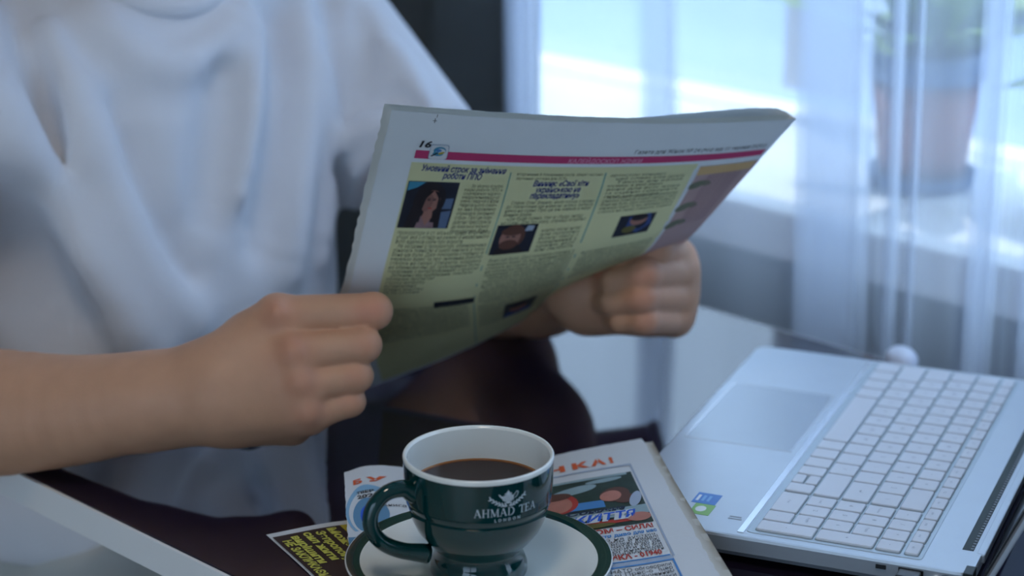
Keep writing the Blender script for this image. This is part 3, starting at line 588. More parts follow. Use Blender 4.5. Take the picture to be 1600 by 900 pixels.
LO.append(ellp(0, ez+.0024, .0022, .0006)); LO.append(ellp(0, ez+.0034, .0008, .0006)); LO.append(quad((0, ez+.0036), (0, ez+.0047), .0005, .0002)); LO.append(ellp(0, ez-.0031, .0017, .0005))
LO.append(quad((-.0032, ez-.0002), (-.0056, ez+.0024), .0011, .0006))
hpt = [(.0034, ez+.001), (.0052, ez+.0032), (.0062, ez+.0026), (.0058, ez+.0008), (.0042, ez-.0008)]
for i in range(4): LO.append(quad(hpt[i], hpt[i+1], .0004))
for sg in (-1, 1):
    for i in range(6):
        t = i/5; cx, cy = sg*(.0012+.0088*t), ez-.0046+.0046*t**1.7
        for up2 in (1, -1): LO.append(ellp(cx+sg*.0004, cy+up2*.00055, .0013, .00040, (.45+up2*.62) if sg > 0 else (math.pi-.45-up2*.62), 8))
emb = LO
parts = []
for pol in words+emb: parts.append((np.array([oncup(a, b) for a, b in pol]), [list(range(len(pol)))]))
V2, F2 = text2d('LONDON', .0026, align='CENTER', spacing=1.7, bold=.00005); parts.append((np.array([oncup(a, zt-.0034+b) for a, b in V2]), F2))
mk('emblem', *merge(parts), M_logo, cp, False)
# small shiny piece under the wrist
dc = onz(388, 690, HT); tag(mk('metal_disc', *lathe([(0, HT+.0002), (.0075, HT+.0002), (.009, HT+.0022), (.0085, HT+.0032), (.0070, HT+.0030), (.006, HT+.0018), (0, HT+.0018)], dc, 32), mat('dull_silver', (170, 176, 172), .25, metal=.9)), 'small round silver piece on the table below the wrist', 'metal disc')

# ================================================================== THE NEWSPAPER IN HAND
GR = [[(612, 172, 1.27), (830, 187, 1.297), (1040, 193, 1.327), (1245, 186, 1.36)],
      [(580, 305, 1.32), (800, 308, 1.342), (1005, 299, 1.365), (1163, 277, 1.393)],
      [(545, 455, 1.372), (756, 445, 1.387), (952, 405, 1.402), (1085, 364, 1.420)],
      [(518, 540, 1.44), (752, 500, 1.455), (905, 440, 1.480), (1064, 378, 1.530)],
      [(528, 622, 1.505), (752, 535, 1.525), (868, 470, 1.550), (1036, 388, 1.610)]]
SN = Surf([[uh(*q) for q in r] for r in GR], .298, .325)
# resample the rows smoothly across u
def lag(u):
    xs = [0, 1/3, 2/3, 1]; out = []
    for i in range(4):
        p = 1.
        for j in range(4):
            if j != i: p = p*(u-xs[j])/(xs[i]-xs[j])
        out.append(p)
    return out
SN.g = np.array([[sum(lag(u)[i]*r[i] for i in range(4)) for u in np.linspace(0, 1, 13)] for r in SN.g])
M_news = mat('newsprint_grey', (222, 227, 230), .8, .04, 30, .06, 400); M_newi = mat('newsprint_inner', (222, 223, 218), .85, .05, 30, .06, 400)
hn = thing('newspaper', 'folded newspaper held open in both hands, page 16 facing out', 'newspaper', SN.pos([.5], [1.0])[0])
# outer sheet: front leaf, fold at the right, back leaf
nu, nv = 57, 57; us_ = np.concatenate([np.linspace(0, .985, nu), [1.0], np.linspace(1, .0, nu)[1:]]); N = len(us_)
def gap(u, v):
    t = np.clip((1-u)/.42, 0, 1); return .0052+.0075*np.sin(np.pi*t**.55)*(1-.5*v)*(u > .58)-.0052*np.clip(1-(1-u)/.03, 0, 1)
V = []; 
for j, v in enumerate(np.linspace(0, 1, nv)):
    uu = us_.copy(); uu[0] += random.uniform(-.0012, .0012); uu[-1] += random.uniform(-.002, .002)-.012
    vv_ = np.full(N, v)+(np.random.uniform(-.0012, .0012, N) if j == 0 else 0)
    oo = np.concatenate([np.zeros(nu), [-.0004], -gap(us_[nu+1:], vv_[nu+1:])]); V.append(SN.at(uu, vv_, oo))
pg = mk('outer_sheet', np.concatenate(V), gridf(N, nv), M_news, hn)
for k, (o, d) in enumerate(((-.0011, -.006), (-.0023, -.002), (-.0034, -.010), (-.0044, -.014))):
    sheet('inner_sheet', SN, M_newi, hn, o, 41, 81, du=(d, -.02), dv=(-.001-.002*(k % 2), 0), jag=.0007)
I_pink = mat('ink_magenta', (190, 56, 106), .7, .05, 40); I_yel = mat('ink_pale_yellow', (214, 212, 164), .75, .05, 30); I_pnk = mat('ink_dusty_pink', (180, 152, 150), .75, .05, 30); I_peach = mat('ink_peach', (206, 170, 120), .75)
I_hb = mat('ink_head_blue', (44, 58, 130), .7); I_txt = mat('ink_text', (112, 116, 98), .7); I_teal = mat('ink_teal', (128, 170, 158), .7); I_wl = mat('ink_white', (214, 218, 220), .7); I_dn = mat('ink_dark_navy', (24, 30, 46), .7, .4, 120); I_face = mat('ink_face', (158, 112, 100), .7, .15, 200); I_face2 = mat('ink_face_dim', (134, 94, 86), .7, .15, 200); I_bru = mat('ink_brunette', (30, 24, 30), .7, .3, 120)
I_seat = mat('ink_seat', (88, 108, 138), .7, .15, 100); I_blouse = mat('ink_blouse', (140, 112, 118), .7, .3, 220); I_tq = mat('ink_turq', (60, 140, 170), .7); I_str = mat('ink_steelblue', (52, 72, 130), .7, .3, 120); I_pt2 = mat('ink_mauve', (150, 118, 124), .7); I_pt = mat('ink_pinktext', (216, 150, 178), .7)
sh = .012
printed('colour_panels', SN, [r_item(.076, .148, .795, .985, I_yel, 0, 64, sh), r_item(.805, .160, .998, .985, I_pnk, 0, 64, sh), r_item(.805, .160, .985, .195, I_peach, 1, 24, sh)], pg)
printed('header_band', SN, [r_item(.079, .1105, .985, .1355, I_pink, 1, 30, .013)], pg)
printed('page_number', SN, [t_item(SN, '16', .0785, .1015, .0088, I_blk, 2, shear=.2, bold=.0003, fit=.034)], pg)
printed('band_title', SN, [t_item(SN, 'КАЛЕЙДОСКОП ЖІНКИ', .445, .1385, .0068, I_pt, 3, sh=.013, shear=.25, bold=.00012, fit=.19)], pg)
printed('issue_line', SN, [t_item(SN, 'Газета для Жінок № 24 (966) від 11 червня 2024 р.', .607, .1085, .0064, I_blk, 2, sh=.006, shear=.25, fit=.37, res=1)], pg)
printed('register_mark', SN, [r_item(.1005, .0195, .1105, .0207, I_blk, 2, 3), r_item(.1050, .013, .1062, .027, I_blk, 2, 3), r_item(.1080, .001, .1092, .010, I_blk, 2, 3)], pg)
def rr_item(cu, cv, hw, hh, r, m, ly):
    pts = [(cu, cv)]+[(cu+x/SN.W, cv+y/SN.H) for x, y in rrect(-hw, -hh, hw, hh, r, 4)]; n = len(pts)-1
    return (np.array(pts), [(0, 1+k, 1+(k+1) % n) for k in range(n)], m, ly)
lg = [rr_item(.1325, .1135, .0066, .0074, .002, I_gb, 4), rr_item(.1325, .1135, .0062, .0070, .002, I_wl, 5), e_item(SN, .134, .108, .0044, .0038, I_tq, 6), e_item(SN, .136, .1095, .0034, .0026, I_wl, 7), e_item(SN, .131, .107, .0022, .0014, I_sky, 8), e_item(SN, .131, .118, .0038, .0022, I_tq, 7), e_item(SN, .139, .115, .0024, .0010, I_gold, 8, -.5), p_item([(.114, .124), (.118, .126), (.131, .116), (.128, .113)], I_blk, 9)]
printed('page_logo', SN, lg, pg)
hs = dict(shear=.22, bold=.0002)
it = [t_item(SN, 'Умовний строк за знімання', .202, .1745, .0084, I_hb, 2, sh=.02, align='CENTER', fit=.200, **hs), t_item(SN, 'роботи ППО', .202, .1955, .0084, I_hb, 2, sh=.02, align='CENTER', fit=.092, **hs),
      t_item(SN, 'Винник: «Свої хіти', .443, .2165, .0082, I_hb, 2, sh=.012, align='CENTER', fit=.137, **hs), t_item(SN, 'українською не', .440, .2365, .0082, I_hb, 2, sh=.012, align='CENTER', fit=.112, **hs), t_item(SN, 'перекладатиму»', .436, .2555, .0082, I_hb, 2, sh=.012, align='CENTER', fit=.122, **hs)]
printed('headline', SN, it[:2], pg); printed('headline', SN, it[2:], pg)
printed('column_rule', SN, [r_item(.3135, .168, .3165, .98, I_teal, 1, 16, sh), r_item(.547, .168, .551, .98, I_teal, 1, 16, sh), r_item(.790, .168, .801, .98, I_wl, 1, 16, sh)], pg)
LINES1 = ['За зйомку й публі-', 'кацію роботи ППО в', 'соцмережах відомо-', 'медружинаведучої', 'мами і ведучого Юрія', 'Чернігівського співач-', 'ка Інна Вороненко', 'отримала умовний', 'строк. Про це пові-', 'домляє пресслужба', 'до Київської міської', 'прокуратури. Вона']
LINES2 = ['прокуратури в ст. міської  щодо 49-річного', 'угоди, яка з огляду на режим й незаконного', 'фото вдалася саме про ворогів.', '   На засіданні у прокуратурі, обвинувачена', 'зізналась повністю й щиро каялась у тому', 'Вона ще була. Далі показала сторінку в', 'мережах відео та про знімання роботи', 'сталось на сервіс створити, зокрема', 'на обвинувачені дії, громадянка була', 'покарання з випробуванням строком', '   Звільнено від відбування, поклали', 'обовязки протягом', 'строку випробу', 'встановлено', 'згідно вироку', 'та за скоєне']
it = []
for i, s in enumerate(LINES1): it.append(t_item(SN, s, .216+(.014 if i == 0 else 0)-.0006*i, .2195+i*.01105, .0043, I_txt, 2, sh=sh, res=1, shear=.1, fit=.090-(.014 if i == 0 else 0)))
LW2 = [.222, .222, .165]+[.222]*7+[.21, .12, .10, .08, .1, .09]
for i, s in enumerate(LINES2): it.append(t_item(SN, s, .085, .3440+i*.0106, .0043, I_txt, 2, sh=sh, res=1, shear=.1, fit=LW2[i]))
T3 = ['вторгнення й покаранню росія, зберіг частини', 'звучання: «можна для ЗСУ»']
for i, s in enumerate(T3): it.append(t_item(SN, s, .330, .181+i*.0135, .0043, I_txt, 2, sh=sh, res=1, shear=.1, fit=.212 if i == 0 else .125))
T4 = T4_ = ['   Співак Олег Винник, який поїхав з країни', 'до Німеччини ще навесні, нових записів', 'нема на сцені. Про це він заявив в ефірі.', 'Винник додає.', '   «Де буде сцена, там я і буду знову', 'на сцені. Для тих кому, справді потрібно']
for i, s in enumerate(T4): it.append(t_item(SN, s, .326, .2705+i*.0110, .0043, I_txt, 2, sh=sh, res=1, shear=.1, fit=[.215, .215, .215, .07, .2, .21, .04, .05][i]))
T6 = ['мало пісні нові', 'але потрібно', 'йому часу і', 'повернення з', 'країни, якої', 'він любить']
for i, s in enumerate(T6): it.append(t_item(SN, s, .432, .352+i*.0110, .0043, I_txt, 2, sh=sh, res=1, shear=.1, fit=.10))
T5 = ['артистом концерт', '   цей співак має дома', '   Також він казав', 'музику, в якій зараз', 'вона для всіх живе', 'із сцени говорять', 'про це мріяв']
for i, s in enumerate(T5): it.append(t_item(SN, s, .562, .188+i*.0125, .0043, I_txt, 2, sh=sh, res=1, shear=.1, fit=.205 if i % 3 else .15))
for i in range(18):
    it.append(t_item(SN, LINES2[i % 13], .085, .575+i*.0110, .0043, I_txt, 2, sh=sh, res=1, shear=.1, fit=.215))
    it.append(t_item(SN, LINES2[(i+4) % 11], .326, .620+i*.0110, .0043, I_txt, 2, sh=sh, res=1, shear=.1, fit=.215))
for i in range(12): it.append(t_item(SN, LINES2[(i+2) % 11], .562, .440+i*.0110, .0043, I_txt, 2, sh=sh, res=1, shear=.1, fit=.215))
for i in range(17): it.append(t_item(SN, LINES2[(i+5) % 11], .326, .424+i*.0110, .0043, I_txt, 2, sh=sh, res=1, shear=.1, fit=.215))
for i in range(5): it.append(t_item(SN, LINES2[(i+3) % 9], .562, .266+i*.0115, .0043, I_txt, 2, sh=sh, res=1, shear=.1, fit=.21))
printed('article_text', SN, it, pg)
ph = [r_item(.080, .2035, .201, .3275, I_dn, 2, 12, sh), p_item([(.082, .206), (.122, .206), (.104, .222), (.082, .232)], I_tq, 3), p_item([(.166, .29), (.197, .285), (.197, .329), (.164, .329)], I_seat, 3), p_item([(.171, .254), (.196, .252), (.196, .281), (.169, .281)], I_seat, 3),
      e_item(SN, .140, .258, .0112, .0165, I_bru, 4), p_item([(.105, .262), (.130, .255), (.128, .328), (.094, .328)], I_bru, 4), p_item([(.152, .255), (.172, .262), (.178, .328), (.154, .328)], I_bru, 4),
      p_item([(.127, .298), (.160, .298), (.166, .328), (.121, .328)], I_blouse, 5), p_item([(.137, .270), (.150, .270), (.156, .300), (.144, .322), (.131, .300)], I_face, 6), e_item(SN, .1435, .259, .0064, .0102, I_face, 7, .08), e_item(SN, .1365, .262, .0036, .0078, I_face2, 8, .1),
      p_item([(.124, .232), (.146, .228), (.131, .250), (.126, .285), (.120, .285)], I_bru, 9), p_item([(.146, .228), (.163, .236), (.166, .28), (.160, .285), (.159, .250)], I_bru, 9),
      e_item(SN, .1375, .2555, .0013, .0005, I_bru, 9), e_item(SN, .1505, .2555, .0013, .0005, I_bru, 9), e_item(SN, .1375, .2515, .0016, .0003, I_bru, 9, -.1), e_item(SN, .1505, .2515, .0016, .0003, I_bru, 9, .1), e_item(SN, .1445, .2775, .0016, .0006, I_red, 9)]
printed('photo_print', SN, ph, pg)
ph = [r_item(.321, .3225, .420, .400, I_dn, 2, 12, sh), p_item([(.395, .330), (.412, .332), (.41, .345), (.39, .345)], I_gb, 3), e_item(SN, .365, .359, .0090, .0108, I_hair, 4), e_item(SN, .360, .362, .0074, .0092, I_face, 5), e_item(SN, .360, .378, .0066, .0042, I_hair, 6), e_item(SN, .353, .357, .0016, .0006, I_bru, 7), e_item(SN, .367, .357, .0016, .0006, I_bru, 7), p_item([(.333, .390), (.345, .380), (.385, .380), (.405, .404), (.33, .404)], I_bru, 5), e_item(SN, .362, .343, .0082, .0036, I_hair, 6)]
printed('photo_print', SN, ph, pg)
ph = [r_item(.632, .3225, .738, .392, I_dn, 2, 12, sh), p_item([(.66, .335), (.72, .33), (.735, .37), (.70, .395), (.66, .37)], I_str, 3), e_item(SN, .672, .378, .006, .004, I_ol, 4), e_item(SN, .69, .348, .0075, .006, I_face, 4), e_item(SN, .69, .340, .0075, .0035, I_bru, 5)]
printed('photo_print', SN, ph, pg)
printed('photo_print', SN, [r_item(.215, .548, .315, .578, I_dn, 2, 12, sh)], pg)
ph = [r_item(.40, .66, .50, .80, I_dn, 2, 12, sh), e_item(SN, .445, .73, .008, .011, I_face, 4), e_item(SN, .445, .70, .009, .008, I_bru, 5), p_item([(.41, .76), (.49, .76), (.495, .80), (.405, .80)], I_str, 4)]
printed('photo_print', SN, ph, pg)
it = []
for k, (u, v) in enumerate(((.80, .245), (.80, .33), (.80, .395))): it += [e_item(SN, u+.022, v, .008, .0045, I_txt, 2, -.4), e_item(SN, u+.05, v-.004, .006, .0035, I_txt, 2, .3)]
for i in range(16): it.append(t_item(SN, 'дієта й поради', .845, .215+i*.0125, .0048, I_pt2, 2, sh=sh, res=1))
printed('recipe_print', SN, it, pg)

# ================================================================== THE PERSON
A0 = .262
SKINM = mat('skin', (194, 148, 118), .55, .10, 60, .10, 900, sss=.12)
nt = SKINM.node_tree; b = nt.nodes['Principled BSDF']; at_ = nt.nodes.new('ShaderNodeAttribute'); at_.attribute_name = 'blush'
mx2 = nt.nodes.new('ShaderNodeMix'); mx2.data_type = 'RGBA'; src = b.inputs['Base Color'].links[0].from_socket
nt.links.new(src, mx2.inputs[6]); mx2.inputs[7].default_value = (*lin((206, 122, 100)), 1); nt.links.new(at_.outputs['Fac'], mx2.inputs[0]); nt.links.new(mx2.outputs[2], b.inputs['Base Color'])
pe = thing('person', 'person in a white t-shirt seated at the table reading a newspaper', 'person', ab(A0, -.2, 0))
KS = lambda L: [(a, b_, ra*KH, rb*KH, k) for a, b_, ra, rb, k in L]
def U(t): return uh(t[0], t[1], t[2])
# right arm and fist (nearer the camera)
RE = uh(-215, 655, 1.405); RW = uh(330, 606, 1.345); RS = ab(A0-.170, -.205, .985)
def limb(pts, rad, n):
    c = cr(np.concatenate([np.array(pts), np.array(rad)[:, None]], 1), n); return [(c[i, :3], c[i+1, :3], c[i, 3], c[i+1, 3], 0) for i in range(n-1)]
rp_ = limb([RE+(RS-RE)*.15, RE, uh(-60, 646, 1.39), uh(110, 641, 1.365), uh(240, 622, 1.352), uh(345, 604, 1.346)], [.042, .0415, .0425, .0350, .0300, .0272], 26)
rp_ += [(uh(240, 634, 1.354), uh(350, 632, 1.347), .0265, .0225, .012)]
hand = [  # carpal fan to the knuckles
    (uh(345, 585, 1.345), uh(434, 496, 1.345), .0225, .0150, .018), (uh(350, 605, 1.342), uh(458, 553, 1.334), .0205, .0142, .016), (uh(350, 622, 1.342), uh(470, 602, 1.334), .0195, .0136, .016), (uh(352, 640, 1.344), uh(480, 648, 1.339), .0185, .0128, .016),
    (uh(375, 655, 1.352), uh(455, 662, 1.358), .0135, .0140, .014), (uh(400, 560, 1.365), uh(440, 620, 1.37), .018, .018, .015),
    (uh(395, 528, 1.36), uh(448, 498, 1.366), .0165, .0135, .014)]
fing = []
for mc_, pip, dip, tip, r0, r1 in (((434, 494, 1.340), (584, 486, 1.334), (580, 490, 1.361), (535, 496, 1.364), .0128, .0112), ((460, 552, 1.332), (568, 539, 1.330), (566, 541, 1.358), (520, 545, 1.362), .0124, .0108),
                                   ((472, 602, 1.332), (556, 587, 1.333), (553, 590, 1.359), (510, 594, 1.362), .0118, .0103), ((483, 648, 1.338), (547, 627, 1.338), (543, 628, 1.360), (505, 632, 1.363), .0108, .0092)):
    fing.append([(U(mc_), U(pip), r0, r1, 0), (U(pip), U(dip), r1*.97, r1*.9, .004), (U(dip), U(tip), r1*.88, r1*.74, .004)])
thumb = [(uh(400, 545, 1.372), uh(468, 500, 1.392), .0150, .0125, .012), (uh(468, 500, 1.392), uh(535, 490, 1.404), .0118, .0095, .005), (uh(535, 490, 1.404), uh(575, 488, 1.403), .0098, .0080, .004)]
knuck_r = [uh(434, 488, 1.326), uh(459, 549, 1.318), uh(471, 599, 1.319), uh(482, 645, 1.325)]
def armfn(fore, hand, fing, thumb, knuck):
    f1 = chain(fore+hand+thumb)
    def fn(p):
        d = f1(p); f = None
        for c in knuck: d = smin(d, np.linalg.norm(p-c, axis=1)-.0030, .018)
        for fg in fing:
            e = chain(fg)(p); f = e if f is None else smin(f, e, .0014)
        return smin(d, f, .0052)
    return fn
rp_, hand, thumb, fing = KS(rp_), KS(hand), KS(thumb), [KS(f) for f in fing]
fr = armfn(rp_, hand, fing, thumb, knuck_r)
# left arm and fist (farther, in front of the lower half of the paper)
KL = .985
def ul(x, y, d): return un(x, y, d*KL)
def UL(t): return ul(*t)
LS = ab(A0+.168, -.215, .985); LE = un(785, 447, 1.755); LWr = ul(912, 446, 1.61)
lp_ = [(LE+(LS-LE)*.15, LE, .041, .040, 0), (LE, un(842, 440, 1.67), .038, .037, .02), (un(842, 440, 1.67), LWr, .036, .0255, .03)]
hand_l = [(LWr, ul(1052, 404, 1.592), .024, .0135, .018), (ul(918, 455, 1.61), ul(1058, 430, 1.588), .021, .0128, .014), (ul(922, 465, 1.61), ul(1057, 466, 1.588), .020, .0122, .014), (ul(926, 474, 1.61), ul(1050, 500, 1.590), .019, .0115, .014), (ul(960, 440, 1.60), ul(1010, 470, 1.597), .022, .020, .012)]
fing_l = []
for mc_, pip, dip, tip, r0, r1 in (((1052, 398, 1.585), (1026, 389, 1.552), (975, 404, 1.556), (940, 420, 1.572), .0118, .0104), ((1060, 427, 1.580), (1006, 430, 1.540), (962, 440, 1.553), (946, 444, 1.575), .0115, .0104), ((1060, 464, 1.580), (1003, 466, 1.540), (958, 471, 1.553), (942, 474, 1.575), .0112, .0100), ((1053, 500, 1.582), (1008, 501, 1.545), (972, 502, 1.556), (958, 502, 1.578), .0104, .0092)):
    fing_l.append([(UL(mc_), UL(pip), r0, r1, 0), (UL(pip), UL(dip), r1*.98, r1*.9, .004), (UL(dip), UL(tip), r1*.88, r1*.76, .004)])
thumb_l = [(ul(950, 425, 1.62), ul(990, 392, 1.64), .0150, .0125, .012), (ul(990, 392, 1.64), ul(1010, 352, 1.640), .0115, .0095, .005), (ul(1010, 352, 1.640), ul(1016, 326, 1.632), .0095, .008, .004)]
knuck_l = [ul(1052+12, 396, 1.588), ul(1072, 427, 1.582), ul(1072, 464, 1.582), ul(1064, 500, 1.584)]
hand_l, thumb_l, fing_l = KS(hand_l), KS(thumb_l), [KS(f) for f in fing_l]
flf = armfn(lp_, hand_l, fing_l, thumb_l, knuck_l)
def bbox(prims, m=.03):
    q = []
    for a, b_, ra, rb, k in prims: q += [np.array(a)-ra, np.array(a)+ra, np.array(b_)-rb, np.array(b_)+rb]
    q = np.array(q); return q.min(0)-m, q.max(0)+m
allr = rp_+hand+thumb+[q for f in fing for q in f]; lo_, hi_ = bbox(allr, .05)
VR, FR = sdf_mesh(fr, lo_, hi_, .0017)
alll = lp_+hand_l+thumb_l+[q for f in fing_l for q in f]; lo_, hi_ = bbox(alll, .05)
VL, FL = sdf_mesh(flf, lo_, hi_, .0019)
# trunk, neck, head and upper arms
hcn = ab(A0, -.17, 1.215); PF = np.stack([TA, TB, np.array([0, 0, 1.])])
def core(p):
    d = cap(p, ab(A0, -.24, .62), ab(A0, -.24, .93), .085, .085)
    d = smin(d, cap(p, ab(A0-.13, -.225, .965), ab(A0+.13, -.225, .965), .032, .032), .05)
    d = smin(d, cap(p, ab(A0, -.235, .98), ab(A0, -.20, 1.12), .058, .052), .04)
    d = smin(d, ell(p, ab(A0, -.217, .980), PF, (.072, .064, .026)), .02)
    d = smin(d, ell(p, hcn, PF, (.073, .092, .112)), .03); d = smin(d, ell(p, ab(A0, -.125, 1.145), PF, (.045, .045, .04)), .03)
    d = smin(d, cap(p, ab(A0, -.082, 1.225), ab(A0, -.062, 1.185), .008, .013), .012)
    for sg in (-1, 1):
        d = smin(d, ell(p, ab(A0+sg*.076, -.18, 1.205), PF, (.010, .02, .032)), .006); d = smax(d, -(np.linalg.norm(p-ab(A0+sg*.03, -.082, 1.222), axis=1)-.010), .010); d = smin(d, np.linalg.norm(p-ab(A0+sg*.03, -.092, 1.222), axis=1)-.011, .002)
    d = smin(d, cap(p, ab(A0-.022, -.080, 1.150), ab(A0+.022, -.080, 1.150), .006, .006), .006)
    d = smin(d, cap(p, RS, RE, .028, .0405), .03); d = smin(d, cap(p, LS, LE, .036, .0395), .03)
    return d
lo_ = np.min([RE, LE, RS, LS, ab(A0-.2, -.3, .5), ab(A0+.2, -.4, .5)], 0)-.07; hi_ = np.max([RE, LE, RS, LS, ab(A0+.2, -.4, 1.36)], 0)+.07
VC, FC = sdf_mesh(core, lo_, hi_, .006)
V, Fc = merge([(VR, FR.tolist()), (VL, FL.tolist()), (VC, FC.tolist())])
body_o = mk('body', V, Fc, SKINM, pe)
bl = np.zeros(len(V))
for c, r, w in [(k, .013, .55) for k in knuck_r]+[(U((584, 484, 1.322)), .010, .8), (U((570, 487, 1.322)), .010, .7), (U((570, 539, 1.320)), .009, .4), (U((556, 586, 1.322)), .009, .4), (U((547, 626, 1.328)), .009, .4), (uh(455, 552, 1.32), .016, .4)]+[(UL((x, y, 1.53)), .012, .6) for x, y in ((1010, 392), (1006, 430), (1003, 466), (1008, 501))]+[(UL((942, 421, 1.565)), .012, .9)]:
    bl = np.maximum(bl, .55*w*np.exp(-(np.linalg.norm(V-c, axis=1)/r)**2))
atb = body_o.data.attributes.new('blush', 'FLOAT', 'POINT'); atb.data.foreach_set('value', bl.astype(np.float32))
# hair, mostly above the frame
def hairf(p):
    d = ell(p, ab(A0, -.185, 1.232), PF, (.082, .098, .112)); fr_ = (p-ab(A0, -.105, 1.25))@TB; lowc = ab(0, 0, 1.17)[2]-p[:, 2]
    return smax(smax(d, np.minimum(fr_, (1.285-p[:, 2])*1.), .02), lowc, .02)
mk('hair', *sdf_mesh(hairf, ab(A0, -.185, 1.23)-.15, ab(A0, -.185, 1.23)+.15, .006), mat('dark_hair', (46, 36, 32), .6, .2, 80, .4, 300), pe)
for sg in (-1, 1):
    ec = ab(A0+sg*.03, -.0905, 1.222); mk('eye', *sdf_mesh(lambda p: ell(p, ec, PF, (.0098, .0105, .0046)), ec-.016, ec+.016, .0015), mat('eye_white', (225, 222, 216), .2), pe)
    ic = ab(A0+sg*.03, -.0815, 1.2205); mk('iris', *sdf_mesh(lambda p: ell(p, ic, PF, (.0050, .0022, .0044)), ic-.01, ic+.01, .001), mat('iris_brown', (48, 34, 26), .15), pe)
    mk('eyebrow', *tube(cr([ab(A0+sg*(.014+.032*t), -.079-.012*t*t, 1.242+.005*math.sin(3*t)) for t in (0, .33, .66, 1)], 10), [.003]*10, 8), mat('dark_hair', (46, 36, 32)), pe)
# t-shirt
HZ = [.60, .70, .80, .88, .94, .975, 1.005, 1.03]
HWd = [.178, .178, .178, .178, .176, .166, .130, .085]; HCa = [-.022, -.022, -.022, -.018, -.008, 0, 0, 0]; HDp = [.135, .138, .135, .128, .118, .105, .085, .068]; HCb = [-.222, -.218, -.214, -.216, -.222, -.228, -.230, -.226]
RH = RS+(RE-RS)*.62; LH = LS+(LE-LS)*.56
def base_shirt(p):
    q = p-P0; a = q@TA-A0; b_ = q@TB; z = p[:, 2]
    w = np.interp(z, HZ, HWd); dp = np.interp(z, HZ, HDp); cb = np.interp(z, HZ, HCb); a = a-np.interp(z, HZ, HCa)
    e = (np.abs(a/w)**2.3+np.abs((b_-cb)/dp)**2.3)**(1/2.3); d = (e-1)*np.minimum(w, dp)
    d = smax(d, np.maximum(z-1.035, .60-z), .02)
    d = smin(d, cap(p, ab(A0-.13, -.222, .968), ab(A0+.13, -.222, .968), .056, .056), .05)
    for S_, E_, H_ in ((RS, RE, RH), (LS, LE, LH)):
        ax = (E_-S_)/np.linalg.norm(E_-S_); s = cap(p, S_, S_+ax*.3, .060, .064); hc_ = (p-H_)@ax; s = smax(s, hc_, .004)
        d = smin(d, s, .03)
    for S_, E_, H_ in ((RS, RE, RH), (LS, LE, LH)):
        ax = (E_-S_)/np.linalg.norm(E_-S_); i_ = cap(p, H_+ax*.035, H_+ax*.14, .050, .054); d = smax(d, -i_, .003)
    q2 = np.sqrt((((p-P0)@TA-A0)/.076)**2+(((p-P0)@TB+.217)/.068)**2); d = smax(d, -np.maximum((q2-1)*.06, .985-z), .004)
    return d
def trace(x, y, fn, t=1.3):
    r = ray(x, y)
    for _ in range(60):
        d = float(fn((CAM+r*t)[None])[0]); t += d*.8
        if abs(d) < 3e-4 or t > 3: break
    return CAM+r*t if t < 3 else None
RIDG = [([(-40, 130), (10, 215), (65, 310), (120, 400), (180, 485), (240, 555)], .017, .034, 1), ([(60, 40), (95, 130), (130, 230)], .007, .03, 1), ([(25, 0), (45, 70), (75, 150), (100, 250)], .006, .03, -1),
        ([(150, 30), (200, 80), (262, 104), (330, 84), (375, 20)], .008, .032, 1), ([(400, 60), (392, 170), (372, 300)], .006, .035, 1), ([(345, 120), (335, 230), (322, 330)], .009, .035, -1), ([(470, 20), (478, 150), (462, 300), (452, 420)], .008, .03, 1), ([(430, 40), (436, 150), (420, 280), (402, 380)], .009, .03, -1),
        ([(512, -10), (526, 60), (533, 130), (538, 210)], .008, .016, -1), ([(175, 180), (230, 320), (290, 430)], .006, .035, -1), ([(120, 150), (170, 290), (235, 430), (300, 500)], .005, .04, 1), ([(560, 20), (572, 80), (560, 150)], .007, .018, -1), ([(605, 70), (640, 120), (655, 160)], .006, .018, 1), ([(575, 165), (620, 155), (660, 190)], .006, .016, -1), ([(548, 215), (600, 195), (650, 215)], .006, .016, 1), ([(0, 330), (50, 420), (110, 520)], .018, .05, -1), ([(500, 120), (508, 260), (500, 400)], .006, .022, 1), ([(525, 260), (528, 350), (522, 440)], .006, .022, -1)]
RP = []
for pts, r, k, sg in RIDG:
    q = [trace(x, y, base_shirt) for x, y in pts]; q = [w for w in q if w is not None]
    if len(q) > 1: q = cr(q, 3*len(q)); RP.append((q, r*1.35, k*.92, sg))
def shirt(p):
    d = base_shirt(p)
    for q, r, k, sg in RP:
        lo_, hi_ = q.min(0)-.06, q.max(0)+.06; m_ = np.all((p > lo_) & (p < hi_), 1)
        if not m_.any(): continue
        pm = p[m_]; e = np.full(len(pm), 9.)
        for i in range(len(q)-1):
            f = min(1, min(i+1, len(q)-1-i)/3+.25); e = np.minimum(e, cap(pm, q[i], q[i+1], r*f, r*f))
        dm = d[m_]; d[m_] = smin(dm, e, k) if sg > 0 else smax(dm, -(e+r*.2), k)
    return d
lo_ = np.min([RH, LH, RS, LS, ab(A0-.22, -.4, .58), ab(A0+.22, -.4, .58), ab(A0-.22, 0, .58)], 0)-.08; hi_ = np.max([RH, LH, RS, LS, ab(A0+.22, -.4, 1.05), ab(A0+.22, 0, 1.05)], 0)+.08
VS, FS = sdf_mesh(shirt, lo_, hi_, .0045)
M_shirt = mat('white_cotton', (214, 216, 222), .9, .02, 60, .25, 700, sheen=.2)
ts = mk('t_shirt', VS, FS.tolist(), M_shirt, pe)
